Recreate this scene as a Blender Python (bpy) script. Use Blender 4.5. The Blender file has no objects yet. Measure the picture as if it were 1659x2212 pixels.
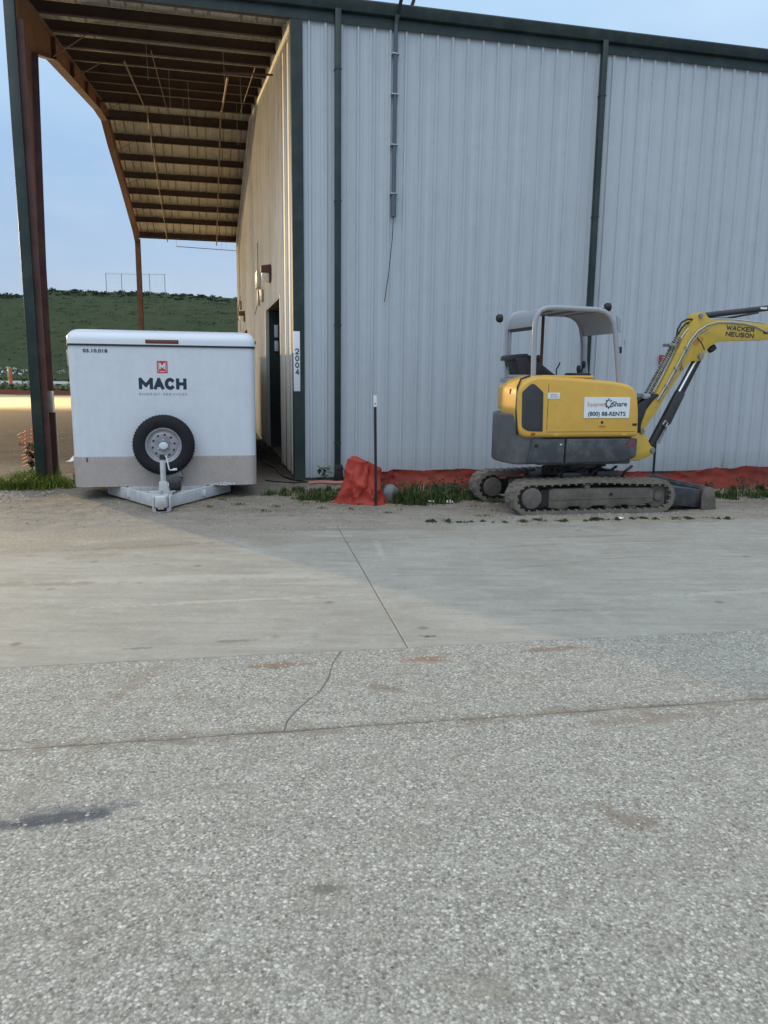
import bpy, bmesh, math, random
from mathutils import Vector, Matrix, noise
R = random.Random(7)
PI = math.pi
scene = bpy.context.scene
COL = scene.collection

# ------------------------------------------------------------------ camera
PITCH, ROLL, CAMH = .1787, .0118, 1.7
fw = Vector((0, math.cos(PITCH), -math.sin(PITCH)))
r0 = Vector((1, 0, 0)); u0 = r0.cross(fw)
cr = r0 * math.cos(ROLL) + u0 * math.sin(ROLL)
cu = -r0 * math.sin(ROLL) + u0 * math.cos(ROLL)
cam_d = bpy.data.cameras.new('camera'); cam = bpy.data.objects.new('camera', cam_d); COL.objects.link(cam)
m = Matrix((cr, cu, -fw)).transposed().to_4x4(); m.translation = (0, 0, CAMH)
cam.matrix_world = m
cam_d.sensor_fit = 'VERTICAL'; cam_d.sensor_height = 24; cam_d.lens = 24 * 1661 / 2212
cam_d.clip_end = 5000; cam_d.clip_start = .05
scene.camera = cam

# ------------------------------------------------------------------ sky, sun, exposure
world = bpy.data.worlds.new('World'); scene.world = world; world.use_nodes = True
wn = world.node_tree; wn.nodes.clear()
def N(nt, t, **kw):
    n = nt.nodes.new(t)
    for k, v in kw.items():
        if k.startswith('i_'):
            n.inputs[k[2:].replace('_', ' ')].default_value = v
        else:
            setattr(n, k, v)
    return n
SUN_EL, SUN_AZ = math.radians(52), math.radians(200)      # azimuth the light comes from, clockwise from +Y
sky = N(wn, 'ShaderNodeTexSky', sky_type='NISHITA', sun_disc=False)
sky.sun_elevation = SUN_EL; sky.sun_rotation = SUN_AZ; sky.air_density = 1.6; sky.dust_density = 2.0
sc_ = N(wn, 'ShaderNodeVectorMath', operation='SCALE'); sc_.inputs['Scale'].default_value = .1
wn.links.new(sky.outputs[0], sc_.inputs[0])
tc = N(wn, 'ShaderNodeTexCoord'); sep = N(wn, 'ShaderNodeSeparateXYZ'); wn.links.new(tc.outputs['Generated'], sep.inputs[0])
ramp = N(wn, 'ShaderNodeValToRGB')
wn.links.new(sep.outputs['Z'], ramp.inputs[0])
cr_ = ramp.color_ramp
cr_.elements[0].position = 0.0; cr_.elements[0].color = (.47, .59, .75, 1)
cr_.elements[1].position = 1.0; cr_.elements[1].color = (1.12, 1.27, 1.44, 1)
for p, c in ((.14, (.41, .58, .83, 1)), (.32, (.46, .69, .98, 1)), (.50, (.57, .82, 1.08, 1)), (.72, (.90, 1.08, 1.30, 1))):
    e = cr_.elements.new(p); e.color = c
mp = N(wn, 'ShaderNodeMapping'); mp.inputs['Scale'].default_value = (1.3, 1.3, 3.6)
nz = N(wn, 'ShaderNodeTexNoise', i_Scale=1.9, i_Detail=6, i_Roughness=.52)
wn.links.new(tc.outputs['Generated'], mp.inputs[0]); wn.links.new(mp.outputs[0], nz.inputs[0])
cr2 = N(wn, 'ShaderNodeValToRGB'); cr2.color_ramp.elements[0].position = .38; cr2.color_ramp.elements[1].position = .68
cr2.color_ramp.elements[0].color = (.0, .0, .0, 1); cr2.color_ramp.elements[1].color = (1, 1, 1, 1)
wn.links.new(nz.outputs[0], cr2.inputs[0])
cmx = N(wn, 'ShaderNodeMix', data_type='RGBA', blend_type='MULTIPLY'); cmx.inputs[0].default_value = 1
tone = N(wn, 'ShaderNodeMix', data_type='RGBA'); tone.inputs[6].default_value = (.90, .93, .965, 1); tone.inputs[7].default_value = (1.26, 1.14, 1.05, 1)
wn.links.new(cr2.outputs[0], tone.inputs[0])
wn.links.new(ramp.outputs[0], cmx.inputs[6]); wn.links.new(tone.outputs[2], cmx.inputs[7])
fm = N(wn, 'ShaderNodeMix', data_type='RGBA'); fm.inputs[0].default_value = .88
wn.links.new(sc_.outputs[0], fm.inputs[6]); wn.links.new(cmx.outputs[2], fm.inputs[7])
bg = N(wn, 'ShaderNodeBackground'); bg.inputs['Strength'].default_value = 1.0
wo = N(wn, 'ShaderNodeOutputWorld')
wn.links.new(fm.outputs[2], bg.inputs[0]); wn.links.new(bg.outputs[0], wo.inputs[0])

sl = bpy.data.lights.new('sun', 'SUN'); sun = bpy.data.objects.new('sun', sl); COL.objects.link(sun)
sl.energy = .75; sl.angle = math.radians(60); sl.color = (1, .97, .93)
sd = Vector((math.sin(SUN_AZ) * math.cos(SUN_EL), math.cos(SUN_AZ) * math.cos(SUN_EL), math.sin(SUN_EL)))
sun.rotation_euler = (-sd).to_track_quat('-Z', 'Y').to_euler()
sun.location = (0, -5, 30)
vs = scene.view_settings
scene.display_settings.display_device = 'sRGB'
vs.view_transform = 'Standard'; vs.look = 'None'; vs.gamma = 1; vs.exposure = 0.0
try: vs.use_curve_mapping = False
except Exception: pass

# ------------------------------------------------------------------ materials
def mat(name, col, rough=.6, metal=0.0, var=.12, vs_=6.0, bump=0.0, bs=60.0, dirt=None, dirt_h=None, dirt_amt=.5, dirt_s=3.0,
        streak=0.0, rnd=0.0, spec=.5, coat=0.0):
    """painted / worn surface: base colour with value noise, optional dirt blotches, low dirt, vertical streaks"""
    mt = bpy.data.materials.new(name); mt.use_nodes = True; nt = mt.node_tree; L = nt.links
    b = nt.nodes['Principled BSDF']
    tcn = N(nt, 'ShaderNodeTexCoord'); O = tcn.outputs['Object']
    b.inputs['Roughness'].default_value = rough; b.inputs['Metallic'].default_value = metal
    b.inputs['Specular IOR Level'].default_value = spec
    if coat: b.inputs['Coat Weight'].default_value = coat; b.inputs['Coat Roughness'].default_value = .25
    n1 = N(nt, 'ShaderNodeTexNoise', i_Scale=vs_, i_Detail=8, i_Roughness=.65); L.new(O, n1.inputs[0])
    mr = N(nt, 'ShaderNodeMapRange'); mr.inputs[1].default_value = .3; mr.inputs[2].default_value = .7
    mr.inputs[3].default_value = 1 - var; mr.inputs[4].default_value = 1 + var
    L.new(n1.outputs[0], mr.inputs[0])
    fac = mr.outputs[0]
    if rnd:
        oi = N(nt, 'ShaderNodeObjectInfo'); m2 = N(nt, 'ShaderNodeMapRange')
        m2.inputs[3].default_value = 1 - rnd; m2.inputs[4].default_value = 1 + rnd
        L.new(oi.outputs['Random'], m2.inputs[0])
        mm = N(nt, 'ShaderNodeMath', operation='MULTIPLY'); L.new(fac, mm.inputs[0]); L.new(m2.outputs[0], mm.inputs[1]); fac = mm.outputs[0]
    if streak:
        mpn = N(nt, 'ShaderNodeMapping'); mpn.inputs['Scale'].default_value = (14, 14, .35)
        n3 = N(nt, 'ShaderNodeTexNoise', i_Scale=1.0, i_Detail=5, i_Roughness=.6); L.new(O, mpn.inputs[0]); L.new(mpn.outputs[0], n3.inputs[0])
        m3 = N(nt, 'ShaderNodeMapRange'); m3.inputs[1].default_value = .35; m3.inputs[2].default_value = .65
        m3.inputs[3].default_value = 1 - streak; m3.inputs[4].default_value = 1 + streak * .5
        L.new(n3.outputs[0], m3.inputs[0])
        mm = N(nt, 'ShaderNodeMath', operation='MULTIPLY'); L.new(fac, mm.inputs[0]); L.new(m3.outputs[0], mm.inputs[1]); fac = mm.outputs[0]
    sv = N(nt, 'ShaderNodeVectorMath', operation='SCALE'); sv.inputs[0].default_value = col[:3]; L.new(fac, sv.inputs['Scale'])
    out = sv.outputs[0]
    if dirt:
        n2 = N(nt, 'ShaderNodeTexNoise', i_Scale=dirt_s, i_Detail=9, i_Roughness=.7); L.new(O, n2.inputs[0])
        m4 = N(nt, 'ShaderNodeMapRange'); m4.inputs[1].default_value = .45; m4.inputs[2].default_value = .75
        m4.inputs[4].default_value = dirt_amt; L.new(n2.outputs[0], m4.inputs[0]); df = m4.outputs[0]
        if dirt_h:
            geo = N(nt, 'ShaderNodeNewGeometry'); sp = N(nt, 'ShaderNodeSeparateXYZ'); L.new(geo.outputs['Position'], sp.inputs[0])
            m5 = N(nt, 'ShaderNodeMapRange'); m5.inputs[1].default_value = 0; m5.inputs[2].default_value = dirt_h
            m5.inputs[3].default_value = .8; m5.inputs[4].default_value = 0; L.new(sp.outputs['Z'], m5.inputs[0])
            n6 = N(nt, 'ShaderNodeMath', operation='MULTIPLY'); L.new(m5.outputs[0], n6.inputs[0]); L.new(n2.outputs[0], n6.inputs[1])
            n7 = N(nt, 'ShaderNodeMath', operation='MAXIMUM'); L.new(n6.outputs[0], n7.inputs[0]); L.new(df, n7.inputs[1]); df = n7.outputs[0]
        mx = N(nt, 'ShaderNodeMix', data_type='RGBA'); L.new(df, mx.inputs[0]); L.new(out, mx.inputs[6]); mx.inputs[7].default_value = (*dirt, 1)
        out = mx.outputs[2]
    L.new(out, b.inputs['Base Color'])
    if bump:
        n8 = N(nt, 'ShaderNodeTexNoise', i_Scale=bs, i_Detail=6, i_Roughness=.6); L.new(O, n8.inputs[0])
        bp = N(nt, 'ShaderNodeBump'); bp.inputs['Strength'].default_value = .6; bp.inputs['Distance'].default_value = bump
        L.new(n8.outputs[0], bp.inputs['Height']); L.new(bp.outputs[0], b.inputs['Normal'])
    return mt

DUST = (.30, .26, .20)
M = dict(
    cladding=mat('cladding', (.46, .505, .545), .45, 0, .04, 1.2, .0004, 25, dirt=(.24, .25, .25), dirt_h=.5, dirt_amt=.18, dirt_s=1.3, streak=.05, rnd=.02),
    cladding_side=mat('cladding_side', (.56, .545, .50), .5, 0, .06, 1.2, .0004, 25, dirt=(.30, .25, .18), dirt_h=.6, dirt_amt=.4, dirt_s=1.1, streak=.14, rnd=.04),  # front wall's sheets again, lamp warmth and dust put into the colour
    green=mat('green_trim', (.007, .021, .020), .45, 0, .15, 3, dirt=(.09, .10, .08), dirt_h=.5, dirt_amt=.3),
    roofsheet=mat('roof_sheet', (.47, .45, .385), .6, 0, .12, 2, dirt=(.17, .13, .085), dirt_amt=.65, dirt_s=2, rnd=.05),
    oxide=mat('oxide_steel', (.045, .024, .015), .65, 0, .25, 3, .001, 30, dirt=(.075, .046, .027), dirt_amt=.5, dirt_s=2),
    rafter=mat('rafter_steel', (.125, .052, .027), .65, 0, .25, 3, .001, 30, dirt=(.22, .12, .05), dirt_amt=.5, dirt_s=2),
    oxide_dk=mat('column_steel', (.085, .032, .028), .6, 0, .25, 3, dirt=(.16, .10, .06), dirt_h=.6, dirt_amt=.3),
    conduit=mat('conduit_dark', (.085, .11, .14), .5, 0, .1, 9),
    oldpipe=mat('old_pipe', (.16, .12, .09), .7, .1, .3, 5),
    galv=mat('galvanised', (.40, .42, .44), .4, .6, .15, 8),
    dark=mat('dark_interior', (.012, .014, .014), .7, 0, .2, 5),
    black=mat('black_plastic', (.012, .013, .015), .5, 0, .3, 10, dirt=(.08, .07, .06), dirt_amt=.2),
    rubber=mat('tyre_rubber', (.007, .008, .010), .85, 0, .25, 20, .001, 90),
    white=mat('trailer_white', (.63, .68, .735), .28, 0, .02, 3, dirt=(.40, .40, .37), dirt_amt=.28, dirt_s=6, streak=.02, coat=.2),
    whitecap=mat('roof_cap_white', (.66, .71, .77), .25, 0, .02, 3, coat=.4),
    guard=mat('stone_guard', (.45, .405, .375), .42, .25, .06, 14, .0006, 180, dirt=(.30, .27, .24), dirt_amt=.5, dirt_s=5),
    tongue=mat('tongue_paint', (.52, .54, .55), .45, 0, .08, 6, dirt=(.22, .17, .12), dirt_amt=.55, dirt_s=9),
    steel=mat('bare_steel', (.30, .30, .31), .4, .7, .2, 12, dirt=(.14, .10, .07), dirt_amt=.6, dirt_s=9),
    chrome=mat('chrome_rod', (.8, .82, .84), .15, 1, .03, 12),
    rim=mat('wheel_rim', (.33, .33, .36), .45, .3, .1, 12, dirt=(.12, .11, .10), dirt_amt=.4, dirt_s=14),
    yellow=mat('machine_yellow', (.66, .385, .062), .48, 0, .06, 3, .0006, 200, dirt=(.42, .28, .12), dirt_amt=.45, dirt_s=7, coat=.08),
    yellow2=mat('boom_yellow', (.56, .38, .045), .42, 0, .05, 3, dirt=(.27, .21, .10), dirt_amt=.55, dirt_s=7, coat=.08),
    mgrey=mat('machine_grey', (.042, .047, .055), .45, 0, .15, 5, .0008, 120, dirt=(.15, .145, .135), dirt_amt=.75, dirt_s=6),
    mgrey2=mat('counterweight_grey', (.085, .088, .098), .55, 0, .15, 5, .0015, 60, dirt=(.19, .175, .16), dirt_amt=.6, dirt_s=4),
    mgrille=mat('grille_dark', (.030, .033, .038), .55, 0, .1, 8, dirt=(.10, .09, .07), dirt_amt=.3),
    canopy=mat('canopy_grey', (.33, .35, .385), .4, .1, .06, 6, dirt=(.22, .17, .14), dirt_amt=.35, dirt_s=6),
    track=mat('track_rubber', (.15, .130, .105), .85, 0, .25, 12, .002, 60, dirt=(.25, .22, .185), dirt_amt=.8, dirt_s=7),
    undercar=mat('undercarriage_mud', (.10, .088, .075), .8, 0, .2, 9, .002, 50, dirt=(.22, .19, .155), dirt_amt=.75, dirt_s=5),
    blade=mat('blade_paint', (.022, .028, .038), .4, .1, .2, 5, dirt=(.20, .17, .14), dirt_amt=.5, dirt_s=4),
    tarp=mat('orange_tarp', (.33, .026, .013), .65, 0, .12, 7, .002, 40, dirt=(.28, .06, .04), dirt_amt=.3, dirt_s=8),
    silt=mat('silt_fabric', (.20, .020, .010), .75, 0, .35, 5, .002, 60, dirt=(.14, .05, .03), dirt_amt=.6, dirt_s=3),
    netting=mat('orange_netting', (.62, .13, .07), .6, 0, .1, 9),
    bag=mat('sand_bag', (.17, .175, .185), .7, 0, .15, 12, .003, 40),
    litter=mat('litter_white', (.75, .76, .76), .6, 0, .05, 9),
    navy=mat('navy_lettering', (.010, .028, .042), .5, 0, .02, 5),
    greyletter=mat('grey_lettering', (.25, .29, .33), .5, 0, .02, 5),
    redletter=mat('red_emblem', (.50, .035, .03), .5, 0, .02, 5),
    signwhite=mat('sign_white', (.72, .76, .80), .5, 0, .03, 9, dirt=(.5, .47, .42), dirt_amt=.2),
    orangel=mat('orange_lettering', (.55, .17, .08), .5, 0, .02, 5),
    stem=mat('weed_stem', (.10, .13, .04), .7, 0, .2, 30),
    amber=mat('amber_lens', (.16, .045, .028), .25, 0, .2, 30),
    redp=mat('red_device', (.35, .04, .035), .45, 0, .05, 9),
    lens=mat('lamp_lens', (.62, .60, .50), .3, 0, .05, 9),
    fadedred=mat('faded_red_hose', (.45, .17, .13), .6, 0, .2, 9),
    seat=mat('seat_vinyl', (.016, .015, .018), .45, 0, .2, 9, dirt=(.10, .09, .08), dirt_amt=.3),
    cable=mat('black_cable', (.01, .01, .01), .5, 0, .2, 9),
)

def leaf_mat(name, a, b_):
    mt = bpy.data.materials.new(name); mt.use_nodes = True; nt = mt.node_tree; b = nt.nodes['Principled BSDF']
    geo = N(nt, 'ShaderNodeNewGeometry'); mx = N(nt, 'ShaderNodeMix', data_type='RGBA')
    mx.inputs[6].default_value = (*a, 1); mx.inputs[7].default_value = (*b_, 1)
    nt.links.new(geo.outputs['Random Per Island'], mx.inputs[0]); nt.links.new(mx.outputs[2], b.inputs['Base Color'])
    b.inputs['Roughness'].default_value = .65; b.inputs['Specular IOR Level'].default_value = .25
    return mt
M['grass'] = leaf_mat('grass_blades', (.028, .052, .014), (.085, .11, .035))
M['grass_lime'] = leaf_mat('weed_leaves', (.06, .10, .014), (.20, .235, .04))
M['brush'] = leaf_mat('brush_leaves', (.024, .038, .020), (.045, .065, .032))
M['leaf'] = leaf_mat('sapling_leaves', (.03, .06, .03), (.05, .09, .04))
M['stone'] = leaf_mat('gravel_stones', (.12, .11, .10), (.42, .40, .37))

# --- ground materials, world coordinates
def ground_mat(name, build):
    mt = bpy.data.materials.new(name); mt.use_nodes = True; nt = mt.node_tree
    geo = N(nt, 'ShaderNodeNewGeometry')
    build(nt, nt.links, geo.outputs['Position'], nt.nodes['Principled BSDF'])
    return mt
def ramp_(nt, src, stops):
    r = N(nt, 'ShaderNodeValToRGB'); nt.links.new(src, r.inputs[0]); e = r.color_ramp.elements
    e[0].position, e[0].color = stops[0][0], (*stops[0][1], 1); e[1].position, e[1].color = stops[-1][0], (*stops[-1][1], 1)
    for p, c in stops[1:-1]:
        x = e.new(p); x.color = (*c, 1)
    return r.outputs[0]
def noise_(nt, P, s, d=6, rgh=.6, scale=None):
    if scale:
        mpn = N(nt, 'ShaderNodeMapping'); mpn.inputs['Scale'].default_value = scale; nt.links.new(P, mpn.inputs[0]); P = mpn.outputs[0]
    n = N(nt, 'ShaderNodeTexNoise', i_Scale=s, i_Detail=d, i_Roughness=rgh); nt.links.new(P, n.inputs[0]); return n.outputs[0]
def mixc(nt, f, a, b, typ='MIX'):
    mx = N(nt, 'ShaderNodeMix', data_type='RGBA', blend_type=typ)
    for s, v in ((0, f), (6, a), (7, b)):
        if hasattr(v, 'links'): nt.links.new(v, mx.inputs[s])
        else: mx.inputs[s].default_value = v if s == 0 else (*v, 1)
    return mx.outputs[2]
def mr_(nt, v, a, b, c=0., d=1.):
    n = N(nt, 'ShaderNodeMapRange'); nt.links.new(v, n.inputs[0])
    for i, x in enumerate((a, b, c, d)): n.inputs[i + 1].default_value = x
    return n.outputs[0]
def math_(nt, op, a, b=None):
    n = N(nt, 'ShaderNodeMath', operation=op)
    for i, v in enumerate((a, b)):
        if v is None: continue
        if hasattr(v, 'links'): nt.links.new(v, n.inputs[i])
        else: n.inputs[i].default_value = v
    return n.outputs[0]
def stain(nt, P, col, cx, cy, rx, ry, ang, c, amt=.8, rag=.7, ns=9.0):
    """a spill or rust mark at its own place on the slab, with a ragged outline"""
    mpn = N(nt, 'ShaderNodeMapping', vector_type='TEXTURE'); mpn.inputs['Location'].default_value = (cx, cy, 0)
    mpn.inputs['Rotation'].default_value = (0, 0, ang); mpn.inputs['Scale'].default_value = (rx, ry, 1)
    nt.links.new(P, mpn.inputs[0])
    ln = N(nt, 'ShaderNodeVectorMath', operation='LENGTH'); nt.links.new(mpn.outputs[0], ln.inputs[0])
    n = noise_(nt, P, ns, 6, .7)
    v = math_(nt, 'ADD', ln.outputs['Value'], mr_(nt, n, .3, .7, -rag, rag))
    return mixc(nt, mr_(nt, v, 1.1, .5, 0, amt), col, c)

def b_agg(nt, L, P, b):
    vo = N(nt, 'ShaderNodeTexVoronoi', i_Scale=95.0); L.new(P, vo.inputs[0])
    vs2 = N(nt, 'ShaderNodeTexVoronoi', i_Scale=165.0); L.new(P, vs2.inputs[0])
    sp = N(nt, 'ShaderNodeSeparateColor'); L.new(vo.outputs['Color'], sp.inputs[0])
    sp2 = N(nt, 'ShaderNodeSeparateColor'); L.new(vs2.outputs['Color'], sp2.inputs[0])
    c = ramp_(nt, sp.outputs[0], [(0, (.08, .075, .065)), (.2, (.25, .24, .21)), (.5, (.42, .40, .355)), (.8, (.54, .525, .47)), (1, (.90, .88, .82))])
    c2 = ramp_(nt, sp2.outputs[0], [(0, (.17, .16, .14)), (.5, (.38, .365, .32)), (1, (.64, .62, .56))])
    c = mixc(nt, .45, c, c2)
    edge = mr_(nt, vo.outputs['Distance'], .30, .75, 0, .62)
    c = mixc(nt, edge, c, (.17, .16, .14))
    big = noise_(nt, P, .9, 7, .6); c = mixc(nt, mr_(nt, big, .35, .7, 0, .25), c, (.30, .28, .24))
    med = noise_(nt, P, 14, 5, .7); c = mixc(nt, mr_(nt, med, .35, .75, 0, .45), c, (.20, .19, .165))
    BR = (.20, .125, .075)
    st = [(-.60, 4.30, .20, .05, .2, BR, .75), (.27, 4.42, .16, .06, .1, (.26, .13, .075), .7), (1.08, 4.62, .24, .04, .2, BR, .7),
          (.02, 3.98, .13, .05, -.4, (.19, .15, .11), .6), (.96, 2.74, .13, .07, -.5, (.20, .165, .125), .7), (-1.30, 2.68, .33, .045, .28, (.022, .027, .042), .93),
          (-1.25, 2.72, .30, .085, .3, (.10, .11, .135), .55), (-.95, 3.35, .10, .08, .6, (.16, .15, .11), .6), (1.4, 3.65, .4, .05, .2, (.22, .16, .12), .5),
          (-.9, 2.05, .05, .04, 0, (.17, .14, .10), .6), (-.18, 2.31, .05, .03, 0, (.10, .09, .08), .7), (.32, 1.9, .07, .05, 0, (.22, .20, .16), .5),
          (-1.35, 4.0, .06, .55, -.25, (.24, .20, .155), .5), (.7, 4.2, .2, .1, 0, (.27, .24, .19), .2)]
    for x, y, rx, ry, a, cc, am in st: c = stain(nt, P, c, x, y, rx, ry, a, cc, am)
    # dirt caught along the joint
    sepn = N(nt, 'ShaderNodeMapping', vector_type='TEXTURE'); sepn.inputs['Location'].default_value = (.16, 4.62, 0); sepn.inputs['Rotation'].default_value = (0, 0, .175)
    L.new(P, sepn.inputs[0]); sx = N(nt, 'ShaderNodeSeparateXYZ'); L.new(sepn.outputs[0], sx.inputs[0])
    d = math_(nt, 'ABSOLUTE', math_(nt, 'ADD', sx.outputs[1], 1.045))
    jn = noise_(nt, P, 6, 7, .75)
    dd = math_(nt, 'ADD', d, mr_(nt, jn, .3, .7, -.10, .10))
    c = mixc(nt, mr_(nt, dd, .085, -.02, 0, .70), c, (.20, .165, .125))
    g2 = N(nt, 'ShaderNodeTexVoronoi', i_Scale=58.0); L.new(P, g2.inputs[0]); sg2 = N(nt, 'ShaderNodeSeparateColor'); L.new(g2.outputs['Color'], sg2.inputs[0])
    c = mixc(nt, math_(nt, 'MULTIPLY', mr_(nt, sg2.outputs[0], .80, .88), mr_(nt, g2.outputs['Distance'], .55, .35, 0, .75)), c, (.135, .125, .105))
    c = mixc(nt, math_(nt, 'MULTIPLY', mr_(nt, sg2.outputs[1], .90, .94), mr_(nt, g2.outputs['Distance'], .5, .35, 0, .7)), c, (.66, .64, .58))
    lo = noise_(nt, P, 3.0, 8, .72); c = mixc(nt, mr_(nt, lo, .50, .68, 0, .42), c, (.235, .215, .175))
    lo2 = noise_(nt, P, 5.5, 6, .7, (.5, 1.6, 1)); c = mixc(nt, mr_(nt, lo2, .52, .7, 0, .30), c, (.47, .455, .405))
    c = mixc(nt, 1.0, c, (1.03, 1.03, 1.0), 'MULTIPLY')
    L.new(c, b.inputs['Base Color']); b.inputs['Roughness'].default_value = .85; b.inputs['Specular IOR Level'].default_value = .3
    h = math_(nt, 'MULTIPLY', vo.outputs['Distance'], -1.0)
    bp = N(nt, 'ShaderNodeBump'); bp.inputs['Strength'].default_value = .8; bp.inputs['Distance'].default_value = .004
    L.new(h, bp.inputs['Height']); L.new(bp.outputs[0], b.inputs['Normal'])
def b_conc(nt, L, P, b):
    n1 = noise_(nt, P, 1.1, 8, .6); n2 = noise_(nt, P, 7, 8, .7); n3 = noise_(nt, P, 1.0, 7, .65, (1.2, 7, 1)); n4 = noise_(nt, P, 120, 3, .6)
    c = ramp_(nt, n1, [(.3, (.30, .285, .25)), (.5, (.36, .345, .305)), (.7, (.40, .385, .345))])
    c = mixc(nt, mr_(nt, n3, .45, .72, 0, .55), c, (.27, .245, .205))
    c = mixc(nt, mr_(nt, n2, .50, .75, 0, .6), c, (.48, .455, .41))
    nf = noise_(nt, P, 26, 5, .75, (1, 2.2, 1)); c = mixc(nt, mr_(nt, nf, .55, .66, 0, .7), c, (.18, .16, .13))
    ns2 = noise_(nt, P, 3.2, 7, .7, (.6, 3.2, 1)); c = mixc(nt, mr_(nt, ns2, .48, .66, 0, .55), c, (.25, .225, .18))
    c = mixc(nt, mr_(nt, n4, .42, .66, 0, .45), c, (.19, .18, .16))
    vo = N(nt, 'ShaderNodeTexVoronoi', i_Scale=3.1); L.new(P, vo.inputs[0])
    sp = N(nt, 'ShaderNodeSeparateColor'); L.new(vo.outputs['Color'], sp.inputs[0])
    spot = math_(nt, 'MULTIPLY', mr_(nt, vo.outputs['Distance'], .16, .05), mr_(nt, sp.outputs[0], .6, .75))
    c = mixc(nt, math_(nt, 'MULTIPLY', spot, .65), c, (.13, .115, .095))
    for x, y, rx, ry, a, cc, am in [(-2.35, 7.35, .85, .07, .32, (.18, .14, .10), .75), (-3.6, 7.5, .9, .25, .2, (.46, .40, .32), .6), (-.55, 8.3, 1.0, .09, .12, (.20, .165, .12), .7),
                                    (.30, 4.83, .05, .03, 0, (.07, .055, .05), .9), (-.05, 7.4, .04, .5, .1, (.44, .43, .40), .35), (1.5, 7.6, .5, .05, .3, (.24, .20, .16), .5),
                                    (-.95, 4.7, .13, .035, .2, (.17, .15, .12), .7), (-1.5, 4.55, .1, .02, .2, (.15, .14, .12), .7), (2.2, 8.1, .6, .06, .2, (.25, .21, .17), .6), (-1.6, 6.2, 1.3, .12, .15, (.43, .41, .365), .5)]:
        c = stain(nt, P, c, x, y, rx, ry, a, cc, am)
    rs = random.Random(77)
    for i in range(16):
        dk = rs.random() < .6; x = rs.uniform(-4, 5); y = 4.9 + .16 * x + rs.uniform(.1, 3.3)
        c = stain(nt, P, c, x, y, rs.uniform(.25, 1.1), rs.uniform(.025, .11), rs.uniform(.05, .4), (.20, .17, .135) if dk else (.47, .44, .385), rs.uniform(.3, .6), .9, rs.uniform(5, 14))
    c = mixc(nt, 1.0, c, (1.03, 1.03, 1.0), 'MULTIPLY')
    mt_ = N(nt, 'ShaderNodeMapping', vector_type='TEXTURE'); mt_.inputs['Location'].default_value = (.16, 4.62, 0); mt_.inputs['Rotation'].default_value = (0, 0, .175)
    L.new(P, mt_.inputs[0]); s2 = N(nt, 'ShaderNodeSeparateXYZ'); L.new(mt_.outputs[0], s2.inputs[0])
    # yard dirt tracked out over the far edge of the slab, more of it on the left
    tt = math_(nt, 'SUBTRACT', s2.outputs[1], math_(nt, 'MULTIPLY', s2.outputs[0], .16))
    tt = math_(nt, 'ADD', tt, mr_(nt, noise_(nt, P, 1.6, 9, .72, (.7, 1.5, 1)), .3, .7, -1.1, 1.1))
    c = mixc(nt, mr_(nt, tt, 2.9, 4.0, 0, .85), c, ramp_(nt, noise_(nt, P, 34, 6, .75), [(.35, (.15, .125, .095)), (.5, (.25, .22, .175)), (.68, (.37, .34, .285))]))
    L.new(c, b.inputs['Base Color']); b.inputs['Roughness'].default_value = .8; b.inputs['Specular IOR Level'].default_value = .35
    bp = N(nt, 'ShaderNodeBump'); bp.inputs['Strength'].default_value = .5; bp.inputs['Distance'].default_value = .003
    L.new(math_(nt, 'ADD', n4, n2), bp.inputs['Height']); L.new(bp.outputs[0], b.inputs['Normal'])
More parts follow.
